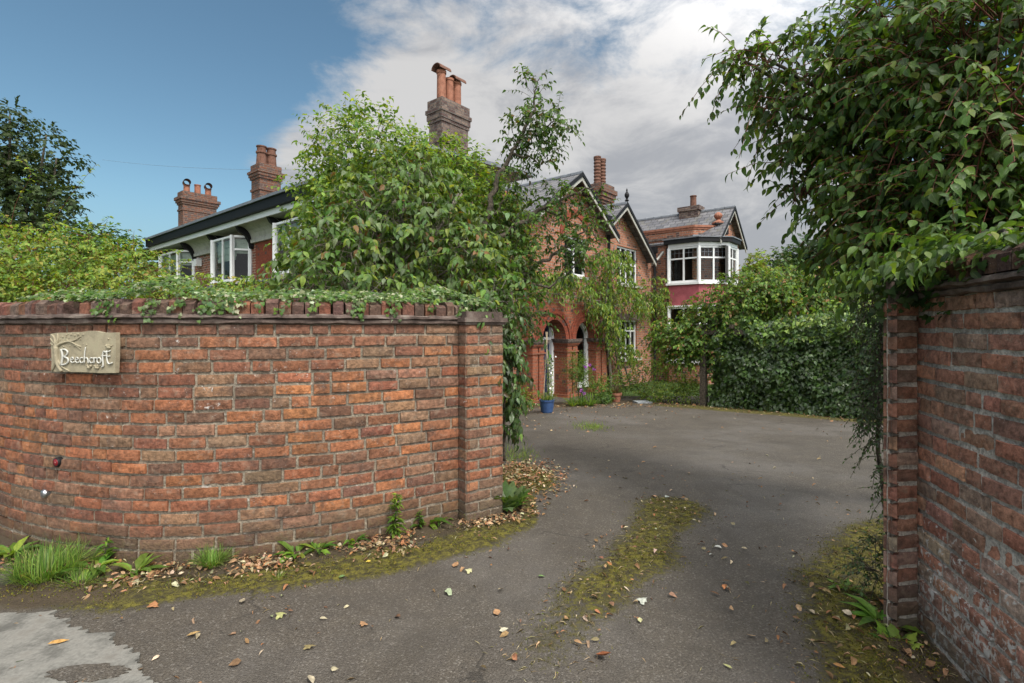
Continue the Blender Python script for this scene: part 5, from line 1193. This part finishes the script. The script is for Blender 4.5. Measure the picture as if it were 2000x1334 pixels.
# distant trees
def far_tree(label, lobes, pal, n, leaf, trunk, shell=.45, name='broadleaf_tree', tl=.7):
    c = at(lobes[0][0], lobes[0][1], lobes[0][2]); w = thing(name, label, 'tree', (c.x, c.y, -.4), None)
    P, D, N, Ln, tw = sprays(lobes, n, tl, 8, leaf, shell=shell, up=.3, droop=.3, leafdown=.35, jitter=.6, tub=False)
    leaf_mesh('crown', P, D, N, Ln, .6, DIAM, pal, M['leaf_far'], w)
    b = Vector((c.x, c.y, -.45)); limbs('trunk', [((b, b.lerp(at(l[0], l[1], l[2]), .45), at(l[0], l[1], l[2])), trunk, trunk*.12) for l in lobes], M['bark'], w, .15)
far_tree('tall dark tree standing against the sky beyond the bramble thicket', [(20, 390, 26, 90, 70, 2.4, 60), (60, 345, 26, 50, 50, 2, 26), (10, 290, 26, 40, 60, 2, 26), (105, 385, 25, 40, 34, 1.4, 9), (115, 310, 26, 24, 20, 1, 4), (90, 265, 26, 20, 16, 1, 3), (20, 225, 26, 22, 22, 1, 5), (-60, 330, 26, 60, 110, 2, 20), (90, 440, 25, 60, 30, 2, 14)], [(.03, .05, .018), (.042, .068, .022), (.055, .08, .028)], 1250, .26, .28, .5)
far_tree('small round green tree behind the bramble thicket near the low eaves', [(200, 482, 20, 46, 28, 1.2), (165, 500, 20, 34, 26, 1)], G_MID+G_DARK, 420, .2, .12)
far_tree('rounded dusky tree far behind the climber, right of the house', [(1600, 505, 40, 46, 34, 3.5), (1570, 520, 40, 28, 22, 2.5), (1650, 520, 40, 40, 28, 3)], [(.03, .055, .025), (.045, .075, .035)], 800, .42, .3, tl=1.2)
far_tree('yellow green conifer peeping over the climber beside the house wing', [(1478, 520, 19, 12, 26, .6), (1470, 545, 19, 20, 26, .8), (1495, 545, 19, 18, 16, .8)], G_YEL+G_LITE+[(.2, .16, .04)], 420, .13, .1, name='conifer_tree', tl=.35)
far_tree('thin sparse sapling between the conifer and the dusky tree', [(1522, 515, 26, 14, 22, .8), (1512, 540, 26, 20, 16, .8)], G_DARK+[(.08, .09, .04)], 130, .2, .08, name='young_tree')
far_tree('low tree line shrub glimpsed behind the ivy hedge', [(1700, 560, 20, 80, 30, 1.5), (1620, 570, 20, 60, 24, 1.5)], G_DARK+G_MID, 500, .2, .1, name='tall_bush')

def right_ivy():
    w = thing('ivy', 'dark ivy clinging along the top of the shaded right wall', 'ivy', (2.1, 2.5, 1.7))
    P, D, N = [], [], []
    for _ in range(620):
        s = random.uniform(-.1, 1.15); p, n = RW(s); d = random.uniform(-.28, .05); z = 1.77+.06*random.random()+.05*nz(s*5, 2)
        if s < .3: z -= random.random()**2*.22; d = max(d, .0)+.02 if random.random() < .5 else d
        if d > 0: z -= random.random()**1.5*(.10+.14*max(0, nz(s*3, 8)))
        P.append((p.x+n.x*d, p.y+n.y*d, z)); D.append((random.uniform(-.8, .8)+n.x*.4, random.uniform(-.8, .8), random.uniform(-.9, .1))); N.append((n.x*.7+random.gauss(0, .3), n.y*.5-.2, .8))
    A, dv = Vector((1.822, 2.475)), Vector((.70, .71)).normalized()
    for _ in range(150):
        a = random.uniform(-.03, .2); z = 1.74-random.random()**2.2*.22; q = A+Vector((.985, .17))*a*1.0
        if a > .03: z = max(z, 1.60+random.random()*.1)
        P.append((q.x-.015+random.gauss(0, .02), q.y-.02+random.uniform(-.02, .08), z)); D.append((random.uniform(-.8, .5), random.uniform(-.6, .2), -.8)); N.append((-.5+random.gauss(0, .3), -.6, .6))
    leaf_mesh('foliage', P, D, N, rng.uniform(.025, .05, len(P)), 1, IVY, [tuple(.7*q for q in c) for c in G_DARK], M['leaf'], w)
right_ivy()

# ------------------------------------------------------------------ pots and bed plants by the porch
def G(px, py):
    q = (py-639)/1000; Y = EYE/q
    if Y > 4.5: Y = (EYE-.053*4.5)/max(q-.053, .02)
    x = (px-1000)*Y/1000; return Vector((x, Y, gz(x, Y)))
def blades(name, c, n, L, w, lean, pal, mat, parent, spread=.03, up=1.0, tmpl=None):
    an = rng.uniform(0, 6.283, n); ln = rng.uniform(.1, 1, n)*lean; r = spread*np.sqrt(rng.random(n))
    P = np.stack([c[0]+r*np.cos(an), c[1]+r*np.sin(an), np.full(n, c[2])], 1); D = np.stack([np.cos(an)*ln, np.sin(an)*ln, np.full(n, up)], 1); N = np.stack([-np.cos(an)*.4, -np.sin(an)*.4, np.full(n, .6)], 1)*-1+np.array([0, 0, 1.2])
    return leaf_mesh(name, P, D, N, L*rng.uniform(.55, 1.1, n), w, tmpl or BLADE, pal, mat, parent)
def pots():
    c = G(1068, 806); w = thing('plant_pot', 'blue glazed pot with tall canes beside the porch pier', 'plant pot', c); m = MB()
    m.lathe(c, [(.105, 0), (.125, .02), (.145, .14), (.152, .24), (.165, .245), (.165, .285), (.14, .285), (.13, .24)], 24); m.build('pot', M['blue_pot'], w, False); m = MB(); m.lathe(c, [(.13, .235), (.132, .24)], 20); m.build('compost', M['soil'], w)
    t = c+Vector((0, 0, .24)); blades('foliage', t, 110, .26, .05, 1.0, G_LITE+G_MID+[(.25, .24, .12)], M['grass'], w, .10)
    m = MB()
    for dx, dy, e in ((-.08, 0, .02), (.03, .05, 0), (.10, -.03, -.02)): m.tube([t+Vector((dx, dy, -.1)), c+Vector((.0+e, .02, 1.72))], [.007, .006], 6)
    m.build('cane', M['cane'], w)
    P = []; 
    for _ in range(330): z = random.uniform(.25, 1.15); P.append((c.x+.06+random.gauss(0, .045), c.y+random.gauss(0, .05), c.z+z))
    n = len(P); leaf_mesh('climber_leaves', P, rng.normal(0, 1, (n, 3)), rng.normal(0, .5, (n, 3))+np.array([0, -.6, .8]), rng.uniform(.025, .05, n), .6, DIAM, G_MID+G_LITE, M['leaf'], w)
    n = 9; P = np.array([(c.x+.07+random.gauss(0, .06), c.y-.05+random.gauss(0, .04), c.z+random.uniform(.45, 1.2)) for _ in range(n)]); leaf_mesh('blossom', P, rng.normal(0, 1, (n, 3)), np.tile([0, -1, .3], (n, 1)), .045, .9, DIAM, [(.7, .68, .66)], M['petal'], w)
    c = G(1203, 781); c = Vector((.203*13.4, 13.4, gz(2.7, 13.4))); w = thing('plant_pot', 'terracotta pot with a withered plant beside the flower bed', 'plant pot', c); m = MB()
    m.lathe(c, [(.10, 0), (.105, .01), (.135, .17), (.155, .175), (.158, .235), (.14, .235), (.13, .2)], 24); p = m.build('pot', M['terracotta'], w)
    m = MB(); m.lathe(c, [(.13, .195), (.132, .2)], 20); m.build('compost', M['soil'], w); blades('foliage', c+Vector((0, 0, .2)), 90, .30, .05, 1.3, [(.10, .05, .035), (.14, .09, .05), (.08, .07, .03), (.06, .09, .02)], M['grass'], w, .10)
    c = Vector((.255*13.0, 13.0, gz(3.3, 13.0))); F = frame(c, (.98, .17), (.17, -.98)); m = MB(); m.box(F, -.20, .20, -.16, .16, c.z-.01, c.z+.05); o = m.build('stone_slab', M['slab']); tag(o, 'flat grey slab lying at the edge of the drive by the terracotta pot', 'slab')
    # planting
    def bush(nm, lab, cat, lobes, n, tl, nl, leaf, pal, wide=.5, tm=None, mat='leaf', **k):
        c = at(lobes[0][0], lobes[0][1], lobes[0][2]); c.z = gz(c.x, c.y); w = thing(nm, lab, cat, c)
        kw = dict(shell=.5, up=.4, droop=.3, leafdown=.3, jitter=.6, zmin=c.z+.005, tr=.003); kw.update(k)
        P, D, N, Ln, tw = sprays(lobes, n, tl, nl, leaf, **kw); leaf_mesh('foliage', P, D, N, Ln, wide, tm or OVATE, pal, M[mat], w)
        limbs('stem', [((c+Vector((random.uniform(-.05, .05), 0, 0)), c.lerp(at(l[0], l[1], l[2]), .5), at(l[0], l[1], l[2])), .012, .004) for l in lobes], M['bark'], w, .01); return w, c
    w, c = bush('feathery_shrub', 'fine feathery green shrub with purple flowers against the porch pier', 'shrub', [(1130, 728, 12.5, 18, 30, .22), (1122, 712, 12.5, 14, 20, .2), (1140, 740, 12.5, 18, 24, .2)], 420, .22, 10, .06, G_MID*2+G_LITE+G_GREY, .14, DIAM)
    for px, py, col in ((1152, 712, (.30, .07, .34)), (1143, 717, (.25, .06, .32)), (1136, 762, (.38, .10, .36)), (1141, 768, (.36, .12, .38)), (1160, 722, (.30, .08, .33))):
        q = at(px, py, 12.2); n = 26; leaf_mesh('flower', np.array(q)+rng.normal(0, .012, (n, 3)), rng.normal(0, 1, (n, 3)), rng.normal(0, 1, (n, 3)), .045, .5, DIAM, [col], M['petal'], w)
    c = Vector((.137*12.3, 12.3, gz(1.7, 12.3))); w = thing('strap_leaf_plant', 'clump of arching strap leaves at the foot of the porch', 'plant', c)
    for dx in (-.22, 0, .2): blades('leaves', c+Vector((dx, random.uniform(-.08, .08), 0)), 60, .34, .08, 1.7, G_MID+G_LITE, M['grass'], w, .06)
    bush('bronze_shrub', 'low bronze and green shrub beside the porch behind the wall end', 'shrub', [(1000, 772, 10.6, 26, 24, .3), (1025, 785, 10.8, 16, 18, .2), (978, 790, 10.3, 20, 20, .25)], 260, .2, 8, .06, G_MID+[(.14, .08, .03), (.10, .07, .03)]+G_YEL)
    bush('low_shrub', 'low red tinged shrub in the bed behind the terracotta pot', 'shrub', [(1190, 752, 14.0, 30, 16, .3), (1222, 748, 14.2, 26, 18, .3), (1165, 762, 13.4, 16, 12, .2)], 320, .22, 8, .05, G_MID*2+[(.13, .07, .035)]+G_YEL[:1])
    bush('evergreen_clump', 'dark low evergreen clump between the strap leaves and the terracotta pot', 'shrub', [(1176, 778, 12.9, 20, 9, .2), (1185, 772, 13.2, 14, 10, .2)], 150, .12, 8, .05, G_DARK+G_MID)
    bush('bed_weeds', 'tangle of yellowing weeds in the shady bed under the pergola', 'weeds', [(1300, 768, 13.0, 34, 16, .3), (1350, 765, 12.8, 30, 18, .3), (1270, 770, 13.4, 22, 12, .3), (1335, 750, 13.4, 30, 18, .3)], 520, .25, 8, .06, G_YEL+G_LITE+G_MID+[(.14, .12, .04)], .3)
    bush('rambling_bush', 'bare stemmed rambling bush with a few leaves before the low window', 'bush', [(1255, 720, 14.2, 26, 26, .3), (1285, 705, 14, 30, 26, .4), (1240, 748, 14, 18, 16, .3), (1315, 715, 13.6, 24, 20, .3)], 250, .4, 7, .07, G_MID+G_LITE+[(.2, .12, .04)], .42, droop=.6)
pots()

# ------------------------------------------------------------------ weeds along the walls
def rosette(lab, px, py, n, L, wd, pal, lean=1.6, name='weed', spread=.02, mat='leaf', tm=None, dz=0, group=None):
    L *= 1.4; c = G(px, py); c.z += dz+.004; w = thing(name, lab, 'weed', c, group); an = rng.uniform(0, 6.283, n); D = np.stack([np.cos(an), np.sin(an), rng.uniform(.2, 1.6, n)/lean], 1); N = np.stack([-np.cos(an)*.4, -np.sin(an)*.4, np.ones(n)], 1)
    P = np.tile(np.array(c), (n, 1))+np.stack([np.cos(an), np.sin(an), np.zeros(n)], 1)*spread
    leaf_mesh('leaves', P, D, N, L*rng.uniform(.6, 1.15, n), wd, tm or tmpl_ovate(.35, .15, 1), pal, M[mat], w); return w, c
def tuft(lab, px, py, n, L, lean, pal, spread):
    c = G(px, py); w = thing('grass_tuft', lab, 'grass tuft', c); blades('blades', c, n, L, .035, lean, pal, M['grass'], w, spread); return w
GG = [(.14, .25, .04), (.10, .20, .03), (.20, .31, .06), (.07, .14, .025), (.24, .28, .09)]
tuft('big bushy grass tuft at the left foot of the curved wall', 92, 1122, 620, .19, 1.4, GG, .15)
tuft('neat round grass tuft at the wall foot left of centre', 415, 1104, 330, .135, 1.5, GG+[(.2, .26, .08)], .05)
tuft('short grass tuft trailing from the big one at the wall foot', 158, 1140, 170, .11, 1.6, GG, .08)
tuft('dry pale grass tuft at the foot of the gate pillar', 920, 1004, 150, .13, 1.1, GG+[(.26, .24, .11)], .09)
tuft('tiny grass tuft on the leaf litter past the neat round tuft', 545, 1130, 90, .05, 1.5, GG, .03)
def tall_weed(lab, px, py, h, n, L, pal, lean=(.02, 0)):
    c = G(px, py); w = thing('tall_weed', lab, 'weed', c); path = curve([c, c+Vector((lean[0]*.5, 0, h*.5)), c+Vector((lean[0], lean[1], h))], 5); stems('stem', [path], M['leaf'] if False else M['bark'], w, .004, .002, 5)
    t = rng.uniform(.05, 1, n); P = np.array(c)+np.outer(t, [lean[0], lean[1], h]); an = rng.uniform(0, 6.283, n); D = np.stack([np.cos(an), np.sin(an), rng.uniform(-.2, .7, n)], 1); N = np.stack([-np.cos(an)*.3, -np.sin(an)*.3, np.ones(n)], 1)
    leaf_mesh('leaves', P, D, N, L*(1.15-.6*t)*rng.uniform(.7, 1.2, n), .34, OVATE, pal, M['leaf'], w)
tall_weed('tall leafy weed growing up the brick wall nearest the pillar', 770, 1048, .30, 90, .075, G_MID+G_LITE)
tall_weed('shorter upright weed close to the tall leafy one', 816, 1032, .13, 34, .05, G_MID)
tall_weed('upright weed behind the big grass tuft at the wall', 203, 1098, .16, 26, .075, G_LITE+G_MID)
for lab, px, py, n, L in (('leafy weed beside the big grass tuft against the bricks', 185, 1112, 12, .13), ('broad dandelion weed between the two grass tufts', 262, 1118, 14, .12), ('ragged leafy weed at the far left foot of the wall', 25, 1085, 16, .13), ('dandelion rosette at the wall foot below the middle bricks', 578, 1082, 12, .11),
    ('twin dandelion rosette a little nearer the pillar', 622, 1074, 13, .11), ('dark leafed small rosette midway along the wall foot', 690, 1058, 11, .085), ('dock like weed in dead leaves before the pillar', 835, 1024, 14, .12), ('narrow leaved weed by the tall weed', 862, 1016, 10, .10),
    ('bright green dandelion clump at the right pillar foot', 1720, 1216, 20, .11), ('small light weed on the mossy ground by the right pillar', 1650, 1150, 14, .08)):
    rosette(lab, px, py, n, L, .3, G_MID+G_LITE+GG[:2])
w, c = rosette('round leaved mallow clump at the gate pillar foot', 985, 990, 46, .12, 1.0, G_MID+G_GREY, .8, 'mallow_plant', .11, 'leaf', tmpl_ivy(), .02)
rosette('ivy shoot creeping over dead leaves near the right pillar', 1752, 1262, 12, .06, .8, G_MID+G_LITE, 1.4, 'ivy_shoot', .05, 'leaf', IVY)
def turf_patch():
    for lab, px, py, n, sp in (('bright moss and grass clump in the middle of the drive near the house', 1155, 835, 520, (.28, .5)), ('sparse grass patch by the gate pillar moss', 1010, 890, 420, (.25, .6))):
        c = G(px, py); w = thing('grass_clump', lab, 'grass clump', c); P = np.stack([c.x+rng.normal(0, sp[0]*.5, n), c.y+rng.normal(0, sp[1]*.5, n), np.full(n, c.z)], 1); P[:, 2] = [gz(p[0], p[1])+.005 for p in P]
        leaf_mesh('blades', P, rng.normal(0, .5, (n, 3))+np.array([0, 0, 1]), rng.normal(0, 1, (n, 3)), rng.uniform(.03, .08, n), .08, BLADE, G_LITE+G_YEL+GG, M['grass'], w)
turf_patch()

# ------------------------------------------------------------------ moss, straw and leaf litter
def scatter(n, test, box, zoff=.006):
    out = []
    while len(out) < n:
        x, y = random.uniform(box[0], box[1]), random.uniform(box[2], box[3])
        if random.random() < test(x, y): out.append((x, y, gz(x, y)+zoff+.012*sm(.3, .9, moss_at(x, y))))
    return np.array(out)
def open_ground(x, y):
    if y < 4.2 and x < -.05 and y > np.interp(x, _lwp[:, 0], _lwp[:, 1])-.02: return False
    if y < 2.6 and x > np.interp(y, [.6, 1.1, 1.5, 1.86, 2.22, 2.52], [1.85, 1.75, 1.75, 1.815, 1.91, 1.995])-.02: return False
    return True
def ground_cover():
    n = 24000; near = lambda x, y: (moss_at(x, y)**1.5)*(.25+.75*sm(-.15, .25, nz(x, y, 2, 6)))*open_ground(x, y)
    P = scatter(n, near, (-3, 2.9, 1.5, 6.0), .0)
    o = leaf_mesh('moss', P, rng.normal(0, .8, (n, 3))+np.array([0, 0, .9]), rng.normal(0, 1, (n, 3)), rng.uniform(.005, .012, n), .6, DIAM, [(.13, .115, .016), (.09, .08, .014), (.17, .15, .03), (.05, .045, .012), (.10, .12, .02)], M['mossm']); tag(o, 'low yellow green moss carpeting the worn asphalt', 'moss', kind='stuff')
    pal = [(.27, .165, .085), (.33, .22, .125), (.21, .115, .055), (.12, .07, .038), (.30, .135, .055), (.38, .32, .21), (.24, .21, .11), (.17, .09, .045), (.24, .13, .065)]
    def lit(x, y):
        if not open_ground(x, y): return 0
        v = .003+.012*sm(.15, .55, nz(x, y, 1, 1.1))
        if y < 6 and x < .3: d = dist_path(_lwp, x, y); v = max(v, sm(.46, .10, d+.12*nz(x, y, 4, 5))*(.85 if x > -2.9 else .4)*sm(-.5, .15, nz(x, y, 8, 2.6)))
        v = max(v, .40*sm(1.1, .3, math.hypot((x-.15)/.5, (y-5.2)/1.1)), .035*sm(.35, .1, seg(x, y, (.25, 2.5), (1.36, 4.3))[0]))
        if x > 1.1 and y < 3: v = max(v, .12*sm(.5, .1, dist_path(_rwp, x, y)), .03)
        if y > 7: v = max(v, .22*sm(.9, .2, seg(x, y, HEDGE_A, HEDGE_B)[0]), .35*sm(.9, .2, seg(x, y, (.3, 12.0), (4.2, 12.7))[0]), .05*sm(3, .5, seg(x, y, (.3, 10), (2.5, 12.2))[0]))
        return v
    for nn, box in ((3500, (-3.4, 3, 1.6, 6.0)), (1500, (-.2, 8.5, 6, 13.2))):
        P = scatter(nn, lit, box, .008); n = len(P); an = rng.uniform(0, 6.28, n); sz = rng.uniform(.014, .052, n)*(1 if nn > 2000 else 1.2); 
        o = leaf_mesh('leaf_litter', P+np.stack([np.zeros(n), np.zeros(n), rng.random(n)*.012], 1), np.stack([np.cos(an), np.sin(an), rng.normal(0, .22, n)], 1), rng.normal(0, .42, (n, 3))+np.array([0, 0, 1]), sz, rng.uniform(.25, .65, n), OVATE, pal, M['litter'])
        tag(o, 'small dead leaves drifted against the wall and gate' if nn > 2000 else 'pale leaf scraps strewn over the far drive', 'leaf litter', kind='stuff')
    f = lambda x, y: max(.012, .5*sm(.30, .05, seg(x, y, (.1, 2.3), (1.36, 4.25))[0]), .45*moss_at(x, y) if x > 1 else 0, .5*sm(.5, .2, dist_path(_lwp, x, y)) if x < .2 else 0)*open_ground(x, y)
    P = scatter(2300, f, (-3, 2.8, 1.6, 5.6), .012); n = len(P); an = rng.uniform(0, 6.28, n)
    o = leaf_mesh('straw_litter', P, np.stack([np.cos(an), np.sin(an), rng.normal(0, .08, n)], 1), np.tile([0, 0, 1.], (n, 1)), rng.uniform(.012, .055, n), .06, DIAM, [(.36, .29, .16), (.28, .21, .11), (.44, .37, .22), (.16, .12, .06)], M['litter']); tag(o, 'dry straw and twig scraps on the moss', 'straw', kind='stuff')
ground_cover()
MAPLE = IVY
def fallen():
    tan, yel, rust, pale, grn, brn = (.42, .24, .12), (.62, .46, .08), (.34, .12, .05), (.50, .52, .44), (.16, .26, .09), (.16, .09, .05)
    for lab, px, py, L, wd, col, tm, ang in (
        ('round bright yellow fallen leaf on the dark asphalt near the moss edge', 722, 1100, .046, .95, yel, 'o', .3), ('curled tan leaf below the foot of the pillar wall', 890, 1106, .06, .7, tan, 'o', 1.2),
        ('large rust brown leaf lying at the bottom centre of the drive', 1178, 1290, .085, .5, rust, 'o', -.8), ('pale lobed leaf on the near edge of the central moss strip', 1256, 1176, .075, .9, pale, 'm', .6),
        ('long orange leaf on the grey concrete corner', 112, 1262, .10, .28, (.46, .26, .08), 'o', .3), ('crumpled orange brown leaf in the litter right of the concrete', 300, 1184, .07, .8, (.42, .20, .09), 'm', 2.0),
        ('yellow brown curled leaf on asphalt right of the concrete', 378, 1243, .06, .5, (.46, .30, .12), 'o', .4), ('small curled tan leaf near the lower middle of the drive', 970, 1200, .05, .8, tan, 'o', 1.9),
        ('folded tan leaf with a dark stalk on the open asphalt', 708, 1222, .05, .8, tan, 'm', 2.4), ('crisp olive dead leaf nearest the bottom left of the drive', 605, 1268, .055, .7, (.25, .20, .09), 'm', .2),
        ('pale green lobed leaf on asphalt in front of the wall', 876, 1160, .06, .9, (.36, .42, .26), 'm', 1.4), ('small fresh green leaf beside the mossy strip', 1058, 1128, .045, .6, grn, 'o', .1),
        ('white backed leaf on the asphalt right of the moss strip', 1402, 1072, .05, .55, (.66, .66, .58), 'o', 2.6), ('pale yellow lobed leaf near the tan curled leaf', 917, 1118, .055, .95, (.50, .48, .26), 'm', .8),
        ('small green oval leaf close to the yellow round leaf', 668, 1130, .04, .8, grn, 'o', .2), ('short dark brown twig like leaf on the right of the drive', 1395, 1162, .06, .25, brn, 'o', 2.4),
        ('cream oval leaf left of the big rust leaf', 984, 1235, .045, .6, (.60, .55, .40), 'o', .2), ('pale leaf at the far tip of the moss strip', 1305, 972, .075, .6, pale, 'o', .5),
        ('greenish yellow star leaf in front of the drifted litter', 550, 1206, .055, .95, (.40, .40, .16), 'm', .4), ('slim green leaf on the concrete by its lower edge', 42, 1296, .06, .3, grn, 'o', .6),
        ('tiny pale yellow leaf just below the lobed pale leaf', 1250, 1216, .035, .7, (.52, .50, .26), 'o', 1.5), ('greenish yellow sliver at the bottom right of the drive', 1421, 1305, .045, .3, (.42, .42, .18), 'o', 2.2),
        ('second pale leaf further along the right wheel track', 1390, 1086, .036, .6, (.60, .62, .54), 'o', .3)):
        c = G(px, py); c.z += .012; D = np.array([[math.cos(ang), math.sin(ang), .06]]); c2 = np.array(c)-D[0]*L*.5
        T = MAPLE if tm == 'm' else tmpl_ovate(random.uniform(-.35, .3), random.uniform(.1, .35), 1)
        if tm == 'm':
            v, f = T; v = v.copy(); v[:, 2] += .10*np.sin(v[:, 1]*6+v[:, 0]*3)+.06; v[:, :2] += rng.normal(0, .03, (len(v), 2)); T = (v, f)
        o = leaf_mesh('fallen_leaf', [tuple(c2)], D, np.array([[random.gauss(0, .12), random.gauss(0, .12), 1.]]), [L], wd, T, None, M['litter'], None, True, np.array([col])*.72); tag(o, lab, 'fallen leaf', 'fallen leaves on the drive')
fallen()
